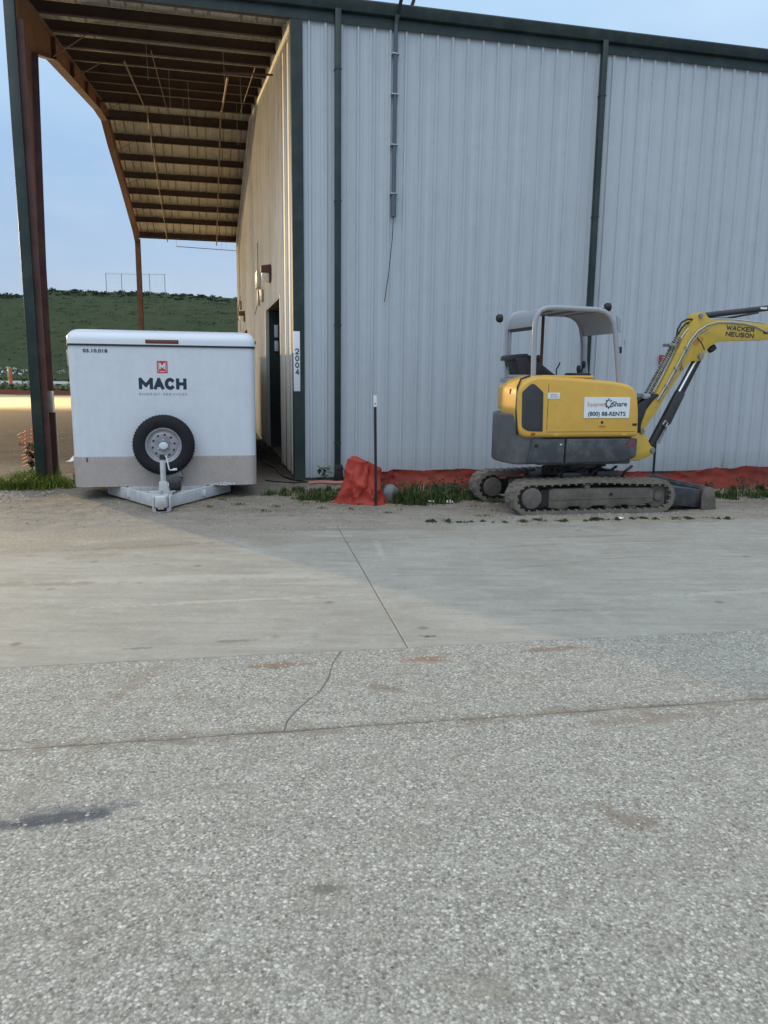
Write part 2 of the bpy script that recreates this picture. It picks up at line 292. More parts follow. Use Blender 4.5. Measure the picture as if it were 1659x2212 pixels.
def b_dirt(nt, L, P, b):
    n1 = noise_(nt, P, .5, 8, .65); n2 = noise_(nt, P, 9, 8, .75); n3 = noise_(nt, P, 1.0, 8, .7, (1, 4.0, 1))
    c = ramp_(nt, n2, [(.3, (.11, .09, .068)), (.48, (.195, .168, .132)), (.62, (.255, .225, .185)), (.75, (.36, .335, .285))])
    c = mixc(nt, mr_(nt, n1, .4, .65, 0, .45), c, (.225, .21, .18))
    c = mixc(nt, mr_(nt, n3, .45, .7, 0, .6), c, (.115, .088, .062))
    n9 = noise_(nt, P, 55, 4, .7); c = mixc(nt, mr_(nt, n9, .55, .75, 0, .6), c, (.40, .37, .32))
    nb = noise_(nt, P, 1.9, 8, .7, (.6, 1.5, 1)); sq = N(nt, 'ShaderNodeSeparateXYZ'); L.new(P, sq.inputs[0])
    c = mixc(nt, mr_(nt, math_(nt, 'ADD', math_(nt, 'SUBTRACT', sq.outputs[1], math_(nt, 'MULTIPLY', sq.outputs[0], .13)), mr_(nt, nb, .3, .7, -.8, .8)), 9.9, 8.7, 0, .6), c, (.33, .30, .25))
    # mid yard darkened in colour to offset lamp spill; pale sand beyond
    sp0 = N(nt, 'ShaderNodeSeparateXYZ'); L.new(P, sp0.inputs[0])
    c = mixc(nt, mr_(nt, math_(nt, 'ADD', sp0.outputs[1], mr_(nt, n1, .3, .7, -2, 2)), 11.5, 15, 0, 1), c, mixc(nt, 1.0, c, (.40, .35, .31), 'MULTIPLY'))
    near_ = math_(nt, 'MULTIPLY', mr_(nt, sp0.outputs[1], 12, 15), mr_(nt, sp0.outputs[1], 31, 20)); c = mixc(nt, near_, c, mixc(nt, 1.0, c, (.34, .38, .43), 'MULTIPLY'))
    rk = noise_(nt, P, 2.6, 9, .78, (.5, 1.6, 1)); c = mixc(nt, math_(nt, 'MULTIPLY', mr_(nt, sp0.outputs[1], 12, 15), mr_(nt, rk, .5, .62, 0, .6)), c, (.055, .046, .036))
    sp = N(nt, 'ShaderNodeSeparateXYZ'); L.new(P, sp.inputs[0])
    c = mixc(nt, mr_(nt, math_(nt, 'ADD', sp.outputs[1], mr_(nt, n2, .3, .7, -1.5, 1.5)), 31.5, 36, 0, .85), c, (.46, .38, .25))
    c = mixc(nt, math_(nt, 'MULTIPLY', mr_(nt, math_(nt, 'ADD', sp.outputs[1], mr_(nt, n1, .3, .7, -4, 4)), 49, 54), .9), c, (.06, .085, .03))
    L.new(c, b.inputs['Base Color']); b.inputs['Roughness'].default_value = .95; b.inputs['Specular IOR Level'].default_value = .2
    bp = N(nt, 'ShaderNodeBump'); bp.inputs['Strength'].default_value = .7; bp.inputs['Distance'].default_value = .012
    L.new(n2, bp.inputs['Height']); L.new(bp.outputs[0], b.inputs['Normal'])
def b_hill(nt, L, P, b):
    n1 = noise_(nt, P, .045, 8, .6, (1, 1, 2.5)); n2 = noise_(nt, P, .5, 8, .75); n3 = noise_(nt, P, .11, 6, .6, (.5, 1, 5))
    c = ramp_(nt, n2, [(.3, (.038, .048, .024)), (.5, (.052, .066, .032)), (.72, (.076, .088, .045))])
    c = mixc(nt, mr_(nt, n1, .4, .65, 0, .6), c, (.036, .062, .03))
    c = mixc(nt, mr_(nt, n3, .5, .7, 0, .45), c, (.06, .08, .04))
    L.new(c, b.inputs['Base Color']); b.inputs['Roughness'].default_value = .95; b.inputs['Specular IOR Level'].default_value = .1
    bp = N(nt, 'ShaderNodeBump'); bp.inputs['Strength'].default_value = .8; bp.inputs['Distance'].default_value = .4
    L.new(n2, bp.inputs['Height']); L.new(bp.outputs[0], b.inputs['Normal'])
M['agg'] = ground_mat('exposed_aggregate', b_agg); M['conc'] = ground_mat('concrete', b_conc)
M['dirt'] = ground_mat('dirt', b_dirt); M['hill'] = ground_mat('hill_grass', b_hill)
M['joint'] = mat('joint_soil', (.17, .145, .115), .95, 0, .3, 20, .004, 60)
M['road'] = mat('far_road', (.36, .35, .32), .85, 0, .06, .5)

# ------------------------------------------------------------------ mesh helpers
def tag(o, label=None, cat=None, group=None, kind=None):
    if label: o['label'] = label
    if cat: o['category'] = cat
    if group: o['group'] = group
    if kind: o['kind'] = kind
    return o
def empty(name, loc=(0, 0, 0), rz=0.0, parent=None):
    o = bpy.data.objects.new(name, None); COL.objects.link(o); o.location = loc; o.rotation_euler = (0, 0, rz); o.empty_display_size = .2
    if parent: o.parent = parent
    return o
def link(name, me, material, parent=None):
    o = bpy.data.objects.new(name, me); COL.objects.link(o)
    if material is not None and not me.materials: me.materials.append(M[material] if isinstance(material, str) else material)
    if parent: o.parent = parent
    return o
class MB:
    def __init__(s): s.v = []; s.f = []
    def add(s, v, f):
        n = len(s.v); s.v += [tuple(p) for p in v]; s.f += [tuple(i + n for i in q) for q in f]; return s
    def box(s, x0, x1, y0, y1, z0, z1):
        return s.add([(x0, y0, z0), (x1, y0, z0), (x1, y1, z0), (x0, y1, z0), (x0, y0, z1), (x1, y0, z1), (x1, y1, z1), (x0, y1, z1)],
                     [(0, 3, 2, 1), (4, 5, 6, 7), (0, 1, 5, 4), (1, 2, 6, 5), (2, 3, 7, 6), (3, 0, 4, 7)])
    def bar(s, a, b, w, h, up=(0, 0, 1)):
        a = Vector(a); b = Vector(b); d = (b - a).normalized(); u = Vector(up)
        x = d.cross(u)
        if x.length < 1e-4: x = d.cross(Vector((1, 0, 0)))
        x.normalize(); y = x.cross(d).normalized()
        v = [p + x * i * w / 2 + y * j * h / 2 for p in (a, b) for i, j in ((-1, -1), (1, -1), (1, 1), (-1, 1))]
        return s.add(v, [(0, 1, 2, 3), (7, 6, 5, 4), (0, 4, 5, 1), (1, 5, 6, 2), (2, 6, 7, 3), (3, 7, 4, 0)])
    def tube(s, pts, r, n=10, cap=True):
        pts = [Vector(p) for p in pts]; rings = []; k = len(pts)
        rr = r if isinstance(r, (list, tuple)) else [r] * k
        T = []
        for i in range(k):
            t = (pts[min(i + 1, k - 1)] - pts[max(i - 1, 0)]).normalized(); T.append(t)
        ref = Vector((0, 0, 1)) if abs(T[0].z) < .9 else Vector((1, 0, 0))
        x = T[0].cross(ref).normalized(); base = len(s.v); V = []
        for i in range(k):
            x = (x - T[i] * x.dot(T[i])).normalized(); y = T[i].cross(x)
            V += [pts[i] + (x * math.cos(2 * PI * j / n) + y * math.sin(2 * PI * j / n)) * rr[i] for j in range(n)]
        Fs = [(i * n + j, i * n + (j + 1) % n, (i + 1) * n + (j + 1) % n, (i + 1) * n + j) for i in range(k - 1) for j in range(n)]
        if cap: Fs += [tuple(range(n - 1, -1, -1)), tuple((k - 1) * n + j for j in range(n))]
        return s.add(V, Fs)
    def prism(s, poly, a0, a1, axis='y'):
        """polygon (p,q) extruded along axis; y: (x,z), x: (y,z), z: (x,y)"""
        def P(p, q, t): return {'y': (p, t, q), 'x': (t, p, q), 'z': (p, q, t)}[axis]
        n = len(poly)
        return s.add([P(p, q, a0) for p, q in poly] + [P(p, q, a1) for p, q in poly],
                     [tuple(range(n)), tuple(range(2 * n - 1, n - 1, -1))] + [(i, i + n, (i + 1) % n + n, (i + 1) % n) for i in range(n)])
    def lathe(s, prof, c, axis='y', n=32, caps=True):
        """prof: (r, t) along the axis from c"""
        V = []
        for r, t in prof:
            for j in range(n):
                a = 2 * PI * j / n; p, q = r * math.cos(a), r * math.sin(a)
                V.append({'y': (c[0] + p, c[1] + t, c[2] + q), 'z': (c[0] + p, c[1] + q, c[2] + t), 'x': (c[0] + t, c[1] + p, c[2] + q)}[axis])
        k = len(prof)
        F_ = [(i * n + j, i * n + (j + 1) % n, (i + 1) * n + (j + 1) % n, (i + 1) * n + j) for i in range(k - 1) for j in range(n)]
        if caps and prof[0][0] > 1e-5: F_.append(tuple(range(n - 1, -1, -1)))
        if caps and prof[-1][0] > 1e-5: F_.append(tuple((k - 1) * n + j for j in range(n)))
        return s.add(V, F_)
    def mesh(s, name, bevel=0, seg=2, smooth=40):
        me = bpy.data.meshes.new(name); me.from_pydata(s.v, [], s.f); me.update()
        bm = bmesh.new(); bm.from_mesh(me)
        bmesh.ops.remove_doubles(bm, verts=bm.verts, dist=1e-5)
        bmesh.ops.recalc_face_normals(bm, faces=bm.faces)
        if bevel:
            es = [e for e in bm.edges if len(e.link_faces) == 2 and e.calc_face_angle(0) > math.radians(32)]
            bmesh.ops.bevel(bm, geom=es, offset=bevel, segments=seg, profile=.5, affect='EDGES', clamp_overlap=True)
        bm.to_mesh(me); bm.free()
        if smooth:
            me.shade_smooth(); me.set_sharp_from_angle(angle=math.radians(smooth))
        return me
    def build(s, name, material, parent=None, bevel=0, seg=2, smooth=40):
        return link(name, s.mesh(name, bevel, seg, smooth), material, parent)
def raw(name, V, F_, material, parent=None, smooth=False):
    me = bpy.data.meshes.new(name); me.from_pydata(V, [], F_); me.update()
    if smooth: me.shade_smooth()
    return link(name, me, material, parent)
def copy_tree(o, parent=None):
    c = o.copy(); COL.objects.link(c); c.parent = parent
    for ch in [x for x in list(bpy.data.objects) if x.parent is o]: copy_tree(ch, c)
    return c
def lettering(name, body, size, material, parent, org, right=(1, 0, 0), up=(0, 0, 1), bold=0.0, sx=1.0, depth=.0012, spacing=1.0, width=None):
    cu_ = bpy.data.curves.new(name, 'FONT'); cu_.body = body; cu_.size = size; cu_.align_x = 'CENTER'; cu_.align_y = 'CENTER'
    cu_.offset = bold * size; cu_.extrude = depth / 2; cu_.space_character = spacing; cu_.resolution_u = 3
    to = bpy.data.objects.new(name + '_tmp', cu_); COL.objects.link(to)
    dg = bpy.context.evaluated_depsgraph_get(); me = bpy.data.meshes.new_from_object(to.evaluated_get(dg))
    bpy.data.objects.remove(to); bpy.data.curves.remove(cu_)
    xs = [v.co.x for v in me.vertices]; 
    if width: sx = width / (max(xs) - min(xs))
    r_ = Vector(right).normalized(); u_ = Vector(up).normalized(); n_ = r_.cross(u_); o_ = Vector(org)
    for v in me.vertices: v.co = o_ + r_ * v.co.x * sx + u_ * v.co.y + n_ * v.co.z
    me.materials.clear()
    return link(name, me, material, parent)

_o = [(.5 + .5 * math.cos(2 * PI * q / 16), .5 + .5 * math.sin(2 * PI * q / 16)) for q in range(17)]
_c = [(.5 + .5 * math.cos(math.radians(a)), .5 + .5 * math.sin(math.radians(a))) for a in range(48, 313, 22)]
GLY = {'M': [[(0, 0), (0, 1), (.5, .30), (1, 1), (1, 0)]], 'A': [[(0, 0), (.5, 1), (1, 0)], [(.2, .3), (.8, .3)]], 'C': [_c], 'H': [[(0, 0), (0, 1)], [(1, 0), (1, 1)], [(0, .5), (1, .5)]],
       'W': [[(0, 1), (.25, 0), (.5, .8), (.75, 0), (1, 1)]], 'K': [[(0, 0), (0, 1)], [(1, 1), (.05, .45)], [(.3, .6), (1, 0)]], 'E': [[(1, 1), (0, 1), (0, 0), (1, 0)], [(0, .52), (.85, .52)]],
       'R': [[(0, 0), (0, 1), (.7, 1), (1, .85), (1, .62), (.7, .46), (0, .46)], [(.5, .46), (1, 0)]], 'N': [[(0, 0), (0, 1), (1, 0), (1, 1)]], 'U': [[(0, 1), (0, .3), (.25, 0), (.75, 0), (1, .3), (1, 1)]],
       'S': [[(1, .86), (.75, 1), (.25, 1), (0, .8), (.15, .58), (.85, .42), (1, .22), (.75, 0), (.25, 0), (0, .14)]], 'O': [_o], '0': [_o],
       '2': [[(0, .78), (.2, 1), (.8, 1), (1, .75), (.9, .5), (0, 0), (1, 0)]], '4': [[(.78, 0), (.78, 1), (0, .3), (1.05, .3)]],
       '3': [[(0, .88), (.3, 1), (.8, 1), (1, .78), (.8, .54), (.4, .54)], [(.8, .54), (1, .28), (.8, 0), (.3, 0), (0, .14)]], '5': [[(.95, 1), (.1, 1), (.05, .56), (.7, .6), (1, .36), (.85, .05), (.3, 0), (0, .12)]]}
def stroke(name, body, size, material, parent, org, right=(1, 0, 0), up=(0, 0, 1), wd=.03, width=None, gap=.32, lw=.78):
    """heavy block lettering drawn with flat strokes"""
    r_ = Vector(right).normalized(); u_ = Vector(up).normalized(); n_ = r_.cross(u_); o_ = Vector(org); mb = MB(); k = 0
    cw = [(1.15 if ch in 'MW' else lw) for ch in body]; tot = sum(cw) + gap * (len(body) - 1)
    sx = (width - wd) / tot if width else size; x0 = -tot / 2; hh = size - wd
    for ch, w in zip(body, cw):
        for st in GLY[ch]:
            for (a, b) in zip(st, st[1:]):
                pa = Vector(((x0 + a[0] * w) * sx, (a[1] - .5) * hh)); pb = Vector(((x0 + b[0] * w) * sx, (b[1] - .5) * hh)); d = (pb - pa).normalized(); q = Vector((-d.y, d.x)) * wd / 2; e = d * wd * .42; k += 1
                z = .0006 + .00012 * (k % 9)
                c4 = [pa - e + q, pa - e - q, pb + e - q, pb + e + q]
                P8 = [o_ + r_ * c.x + u_ * c.y for c in c4] + [o_ + r_ * c.x + u_ * c.y + n_ * z for c in c4]
                mb.add(P8, [(4, 5, 6, 7), (0, 1, 5, 4), (1, 2, 6, 5), (2, 3, 7, 6), (3, 0, 4, 7)])
        x0 += w + gap
    return mb.build(name, material, parent, smooth=0)

# ------------------------------------------------------------------ ground
YAW = .2276
C0 = Vector((-1.375, 12.02, 0)); AX = Vector((math.cos(YAW), math.sin(YAW), 0)); BX = Vector((-math.sin(YAW), math.cos(YAW), 0))
def W(u, v, z=0): return C0 + AX * u + BX * v + Vector((0, 0, z))
SO = Vector((.16, 4.62)); SYA = .175; SP = Vector((math.cos(SYA), math.sin(SYA))); SQ = Vector((-math.sin(SYA), math.cos(SYA)))
def S(s, t): p = SO + SP * s + SQ * t; return (p.x, p.y)
def nz2(x, y, f): return noise.noise(Vector((x * f, y * f, 3.1)))
def gz(x, y):
    d = Vector((x, y)) - SO; t = d.dot(SQ) - (3.86 + .05 * max(-6, min(6, -d.dot(SP))) )
    n = nz2(x, y, 1.3) * .012 + nz2(x, y, 4.7) * .007 + nz2(x, y, 17) * .004
    if t < -.6: return -.07
    k = max(0, min(1, (t + .35) / .7))
    fade = max(0, min(1, 1 - (y - 30) / 40))
    return -.030 + .045 * k + n * (1 + .8 * fade)
def spaced(parts):
    out = []
    for a, b, st in parts:
        n = max(1, round((b - a) / st)); out += [a + (b - a) * i / n for i in range(n)]
    return out + [parts[-1][1]]
xs = spaced([(-1500, -200, 200), (-200, -40, 20), (-40, -10, 1.2), (-10, -6, .25), (-6, 7, .055), (7, 12, .25), (12, 60, 4), (60, 1500, 200)])
ys = spaced([(-1500, -40, 200), (-40, 7, 4), (7.0, 8.2, .25), (8.2, 12.4, .05), (12.4, 20, .3), (20, 60, 1.3), (60, 140, 8), (140, 2500, 200)])
V = [(x, y, gz(x, y)) for y in ys for x in xs]; nx = len(xs)
Fc = [(j * nx + i, j * nx + i + 1, (j + 1) * nx + i + 1, (j + 1) * nx + i) for j in range(len(ys) - 1) for i in range(nx - 1)]
tag(raw('ground', V, Fc, 'dirt', smooth=True), kind='structure')

def jag(a, b, n, amp, seed):
    rr = random.Random(seed); o = []
    for i in range(n + 1):
        t = i / n; w = amp * (rr.random() - .5) * 2 if 0 < i < n else 0
        o.append((a[0] + (b[0] - a[0]) * t + (w if abs(b[1] - a[1]) > abs(b[0] - a[0]) else 0), a[1] + (b[1] - a[1]) * t + (0 if abs(b[1] - a[1]) > abs(b[0] - a[0]) else w)))
    return o
def slab(name, st, material, parent, z=0.0, bevel=.004):
    mb = MB(); mb.prism([S(*p) for p in st], z - .12, z, 'z'); return mb.build(name, material, parent, bevel=bevel, seg=1, smooth=0)
G = .004
conc = tag(empty('concrete_road'), kind='structure')
sedges = [-20.3, -15.3, -10.2, -5.1, 0, 5.1, 10.2, 15.3, 20.3]
for a, b in zip(sedges, sedges[1:]):
    lo = [(b - G, 0 + G), (b - G, 4.35), (a + G, 4.35)]
    bottom = jag((a + G, G), (b - G, G), 40, .006, int(a * 7) + 99)
    slab('slab', bottom + lo[1:], 'conc', conc, 0, .005)
agg = tag(empty('aggregate_pavement'), kind='structure')
ck = [(-.42, -G), (-.46, -.10), (-.49, -.18), (-.53, -.36), (-.55, -.44), (-.61, -.60), (-.68, -.70), (-.75, -.82), (-.80, -.93), (-.82, -1.04 + G)]
slab('slab', jag((-14, -1.04 + G), (-.82 - G, -1.04 + G), 60, .008, 5) + [(p[0] - G * .8, p[1]) for p in ck[::-1][1:]] + [(-14, -G)], 'agg', agg, 0, .004)
slab('slab', [(p[0] + G * .8, p[1]) for p in ck] + jag((-.8, -1.04 + G), (14, -1.04 + G), 60, .008, 6)[1:] + [(14, -G)], 'agg', agg, 0, .004)
for a, b in ((-14, -4.6), (-4.6, 4.6), (4.6, 14)):
    for c, d in ((-1.045, -10.2), (-10.2, -19.5)):
        slab('slab', [(a + G, d + G), (b - G, d + G), (b - G, c - G)] + jag((b - G, c - G), (a + G, c - G), 60, .008, 8)[1:], 'agg', agg, 0, .004)
# soil filling the joints, a little below the slabs
mb = MB(); mb.prism([S(-21, -20), S(21, -20), S(21, 4.3), S(-21, 4.3)], -.10, -.0045, 'z'); tag(mb.build('joint_filler', 'joint'), kind='structure')
# hairline cracks in the front pavement
def crack(pts, w, seed, name='crack'):
    rr = random.Random(seed); path = []
    for a, b in zip(pts, pts[1:]):
        for i in range(8):
            t = i / 8; path.append((a[0] + (b[0] - a[0]) * t + rr.uniform(-.012, .012), a[1] + (b[1] - a[1]) * t + rr.uniform(-.012, .012)))
    path.append(pts[-1]); Vv = []; Ff = []
    for i, p in enumerate(path):
        q = path[min(i + 1, len(path) - 1)]; o = path[max(i - 1, 0)]; d = Vector((q[0] - o[0], q[1] - o[1])).normalized(); nn = Vector((-d.y, d.x)) * w * rr.uniform(.2, 1)
        a = S(p[0] + nn.x, p[1] + nn.y); b = S(p[0] - nn.x, p[1] - nn.y); Vv += [(*a, .0012), (*b, .0012)]
    Ff = [(2 * i, 2 * i + 1, 2 * i + 3, 2 * i + 2) for i in range(len(path) - 1)]
    return raw(name, Vv, Ff, 'joint', agg)
crack([(1.72, -1.2), (1.78, -1.36), (1.80, -1.45)], .006, 3)
crack([(1.55, -1.42), (1.80, -1.45), (2.2, -1.46)], .004, 4)
crack([(1.78, -1.36), (1.72, -1.42)], .003, 5)

# far terrain
def hz(x, y):
    t = max(0, min(1, (y - 118) / 55)); s = t * t * (3 - 2 * t)
    top = 17.7 + .03 * (-45 - x) * (1 if x > -75 else -.2) + nz2(x, y, .03) * .7
    return -.5 + (top + .5) * (.5 * s + .5 * t) * (1 - .12 * max(0, (y - 185) / 60)) + nz2(x, y, .12) * .25 + nz2(x, y, .4) * .12
xs = [-260 + 3 * i for i in range(150)]; ys = [112 + 2.2 * j for j in range(60)]
V = [(x, y, hz(x, y)) for y in ys for x in xs]; nx = len(xs)
Fc = [(j * nx + i, j * nx + i + 1, (j + 1) * nx + i + 1, (j + 1) * nx + i) for j in range(len(ys) - 1) for i in range(nx - 1)]
tag(raw('hill', V, Fc, 'hill', smooth=True), kind='structure')
mb = MB(); mb.box(-300, 200, 86, 104, -.2, .12); tag(mb.build('far_road', 'road', smooth=0), kind='structure')
mb = MB(); mb.box(-300, 200, 104, 122, -.2, .06); tag(mb.build('far_verge', 'hill', smooth=0), kind='structure')

def tufts(name, spots, h, dens, material, spread=1.0, seed=1, wide=.006, lean=.6):
    rr = random.Random(seed); V = []; F_ = []
    cl = []
    for (x, y, rx, ry, k) in spots:
        for _ in range(max(3, int(16 * k))):
            a = rr.uniform(0, 2 * PI); q = rr.random() ** .6 * 1.12; cl.append((x + rx * q * math.cos(a), y + ry * q * math.sin(a), rr.uniform(.05, .16) * (1 if ry > .1 else .45), rr.uniform(.5, 1.25), dens * k / max(3, int(16 * k))))
    for (x, y, rad, hk, cnt) in cl:
        for _ in range(int(cnt)):
            a = rr.uniform(0, 2 * PI); q = abs(rr.gauss(0, .6)); px = x + rad * q * math.cos(a); py = y + rad * q * math.sin(a); q = min(1, q)
            z = gz(px, py) if py < 80 else hz(px, py)
            hh = h * hk * rr.uniform(.35, 1.15) * (1.15 - .5 * q); t = rr.uniform(0, 2 * PI); w = wide * rr.uniform(.6, 1.5)
            dx, dy = math.cos(t), math.sin(t); l = lean * hh * rr.random()
            n = len(V)
            V += [(px - dy * w, py + dx * w, z - .01), (px + dy * w, py - dx * w, z - .01), (px + dx * l * .4 + dy * w * .8, py + dy * l * .4 - dx * w * .8, z + hh * .6),
                  (px + dx * l * .4 - dy * w * .8, py + dy * l * .4 + dx * w * .8, z + hh * .6), (px + dx * l, py + dy * l, z + hh)]
            F_ += [(n, n + 1, n + 2, n + 3), (n + 3, n + 2, n + 4)]
    return raw(name, V, F_, material)
def leafy(V, F_, c, r, n, s, rr, flat=1.0):
    for _ in range(n):
        d = Vector((rr.gauss(0, 1), rr.gauss(0, 1), rr.gauss(0, 1))).normalized() * (rr.random() ** .5)
        p = Vector(c) + Vector((d.x * r[0], d.y * r[1], d.z * r[2]))
        a = Vector((rr.gauss(0, 1), rr.gauss(0, 1), rr.gauss(0, 1))).normalized(); b = a.cross(Vector((rr.gauss(0, 1), rr.gauss(0, 1), rr.gauss(0, 1)))).normalized()
        k = s * rr.uniform(.5, 1.3); i = len(V)
        V += [p - a * k, p + b * k * .5, p + a * k, p - b * k * .5]; F_.append((i, i + 1, i + 2, i + 3))

# brush along the hill crest
rr = random.Random(3); V = []; F_ = []
for i in range(420):
    x = rr.uniform(-120, 20); y = rr.uniform(166, 174); s = rr.uniform(.12, .42) * (1.8 if rr.random() < .10 else 1)
    leafy(V, F_, (x, y, hz(x, y) + s * .3), (s * 2.4, s, s * .9), 46, .20, rr)
tag(raw('brush', V, F_, 'brush'), 'dark brush growing along the crest of the green hill', 'brush', kind='stuff')
V = []; F_ = []
for i in range(1500):
    x = rr.uniform(-120, 10); y = rr.uniform(119, 168); s = rr.uniform(.15, .4)
    leafy(V, F_, (x, y, hz(x, y) + s * .1), (s * 5, s * 2, s * .5), 16, .16, rr)
tag(raw('hill_weeds', V, F_, leaf_mat('hill_tufts', (.032, .050, .025), (.062, .082, .042))), 'tufts of rough grass dotted over the green hillside', 'weeds', kind='stuff')
V = []; F_ = []
for i in range(900):
    x = rr.uniform(-70, 0); y = rr.choice([rr.uniform(53, 66), rr.uniform(53, 85), rr.uniform(105, 117)]); s = rr.uniform(.12, .38) * (y / 60) ** .5
    leafy(V, F_, (x, y, s * .5), (s * 1.8, s, s), 22, .14, rr)
tag(raw('roadside_weeds', V, F_, 'grass'), 'band of green weeds growing beside the far road', 'weeds', kind='stuff')
V = []; F_ = []
for i in range(160):
    x = rr.uniform(-75, -18); y = rr.uniform(106, 114)
    leafy(V, F_, (x, y, rr.uniform(.8, 1.8)), (.25, .25, .25), 4, .16, rr)
tag(raw('wild_flowers', V, F_, 'litter'), 'pale wild flower heads dotted along the foot of the hill', 'flowers', kind='stuff')

# backstop fence on the hill
bs = tag(empty('wire_fence', (-53.9, 171, 17.9)), 'tall pale wire mesh fence standing alone on the hill crest', 'fence')
tw = 12.6
for x in (-tw / 2, -tw * .235, tw * .24, tw / 2):
    MB().tube([(x, 0, -1.0), (x, 0, 4.15)], .085, 6).build('post', 'galv', bs)
mb = MB()
for z in (.3, 4.05): mb.tube([(-tw / 2, 0, z), (tw / 2, 0, z)], .05, 5)
mb.build('rail', 'galv', bs)
mb = MB()
for i in range(27): mb.tube([(-tw / 2 + tw * i / 26, 0, .3), (-tw / 2 + tw * i / 26, 0, 4.3)], .010, 3, False)
for i in range(9): mb.tube([(-tw / 2, 0, .3 + .5 * i), (tw / 2, 0, .3 + .5 * i)], .010, 3, False)
tag(mb.build('wire_mesh', 'galv', bs, smooth=0), kind='stuff')

# far low orange fence, posts
V = []; F_ = []
for i in range(121):
    x = -62 + i * .5; y = 51.5 + nz2(x, 0, .2) * 1.2; h = .34 + nz2(x, 5, .6) * .18
    V += [(x, y, -.05), (x, y + .05, h)]
F_ = [(2 * i, 2 * i + 2, 2 * i + 3, 2 * i + 1) for i in range(120)]
tag(raw('sediment_fence', V, F_, mat('faded_silt', (.17, .045, .028), .8)), 'low faded red barrier fabric along the far edge of the sandy yard', 'fence')
def marker(x, y, h, material, label, r=.09):
    mb = MB(); mb.tube([(0, 0, -.1), (0, 0, h)], r, 8).tube([(0, 0, h), (0, 0, h + .04)], r * .7, 8)
    o = mb.build('marker_post', material); o.location = (x, y, 0); return tag(o, label, 'post', 'marker posts by the far road')
marker(-54, 112, 1.9, mat('marker_yellow', (.55, .45, .05), .6), 'yellow marker post at the foot of the hill', .28)
marker(-37.5, 78, 1.7, M['netting'], 'orange marker post beside the far pale road', .16)
marker(-26.5, 62, 1.2, mat('stake_wood', (.42, .38, .20), .8), 'thin pale stake between far road and sandy yard', .05)

# ------------------------------------------------------------------ building
ZE, ZR, DEP, UL, UR = 6.86, 8.50, 20.0, -3.80, 15.0
def zr(v): return ZE + (ZR - ZE) * (v / 10 if v <= 10 else (20 - v) / 10)
bld = tag(empty('metal_building', C0, YAW), 'pale blue ribbed metal warehouse with green trim and an open covered bay', 'building')
RIB = .24
def profile(a, b, amp=.028):
    """corrugation profile of one sheet between a and b, ribs at multiples of RIB"""
    pts = [(a, 0)]
    k0 = math.ceil((a + .035) / RIB)
    k = k0
    while k * RIB < b - .035:
        c = k * RIB; pts += [(c - .024, 0), (c - .013, amp), (c + .013, amp), (c + .024, 0)]
        for q in (RIB / 3, 2 * RIB / 3):
            m_ = c + q
            if m_ + .01 < b: pts += [(m_ - .008, 0), (m_, amp * .18), (m_ + .008, 0)]
        k += 1
    pts.append((b, 0)); return pts
def sheet_mesh(name, prof, P0, P1, th=.0015):
    """prof: (s,d); P0(s,d), P1(s,d) give the two ends"""
    n = len(prof); V = [P0(s, d) for s, d in prof] + [P1(s, d) for s, d in prof]
    F_ = [(i, i + 1, n + i + 1, n + i) for i in range(n - 1)]
    me = bpy.data.meshes.new(name); me.from_pydata(V, [], F_); me.update(); return me
# front wall sheets
nP = 20; pw = .72
me = None
for i in range(nP):
    a = .10 + i * pw; k = random.Random(i)
    off = k.uniform(0, .0022)
    me = sheet_mesh('wall_panel', profile(.12, .12 + pw), lambda s, d: (s, -d, .06), lambda s, d: (s, -d, ZE - .10)) if i == 0 else me
    o = link('wall_panel', me, 'cladding', bld); o.location = (a - .12 + .001, -.004 - off, 0)
# side wall sheets with two openings
D1, D2, HD = (2.22, 5.60), (12.9, 15.9), 3.04
cuts = [.02, .74, 1.46, 2.22, 2.94, 3.66, 4.60, 5.60]
v = 5.60
while v < 12.9 - .5: v += .745; cuts.append(round(v, 4))
cuts[-1] = 12.9; cuts += [13.65, 14.4, 15.15, 15.9, 16.64, 17.38, 18.12, 18.86, 19.6, 20.0]
for a, b in zip(cuts, cuts[1:]):
    z0 = .06
    if (a >= D1[0] - .01 and b <= D1[1] + .01) or (a >= D2[0] - .01 and b <= D2[1] + .01): z0 = HD
    if b > 10 and a < 10: zt = lambda s: zr(s) - .05
    me = sheet_mesh('wall_panel', profile(a + .002, b - .002), lambda s, d, z0=z0: (-d, s, z0), lambda s, d: (-d, s, zr(s) - .06))
    o = link('wall_panel', me, 'cladding_side', bld); o.location = (-.003 - R.uniform(0, .002), 0, 0)
# rear and right walls plus backing added behind the sheets to block light
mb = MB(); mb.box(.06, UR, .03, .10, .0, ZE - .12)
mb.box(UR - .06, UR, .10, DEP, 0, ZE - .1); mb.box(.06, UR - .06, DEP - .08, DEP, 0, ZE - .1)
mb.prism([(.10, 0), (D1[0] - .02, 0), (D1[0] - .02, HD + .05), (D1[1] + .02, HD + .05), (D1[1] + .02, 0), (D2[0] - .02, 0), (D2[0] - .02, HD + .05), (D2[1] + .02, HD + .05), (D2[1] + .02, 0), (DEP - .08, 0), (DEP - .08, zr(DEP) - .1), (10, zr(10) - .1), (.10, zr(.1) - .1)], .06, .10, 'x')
mb.build('wall_backing', 'dark', bld, smooth=0)
MB().box(.02, UR, -.03, .02, -.05, .055).box(-.02, .02, -.03, D1[0], -.05, .055).box(-.02, .02, D1[1], D2[0], -.05, .055).box(-.02, .02, D2[1], DEP, -.05, .055).build('base_trim', 'green', bld, smooth=0)
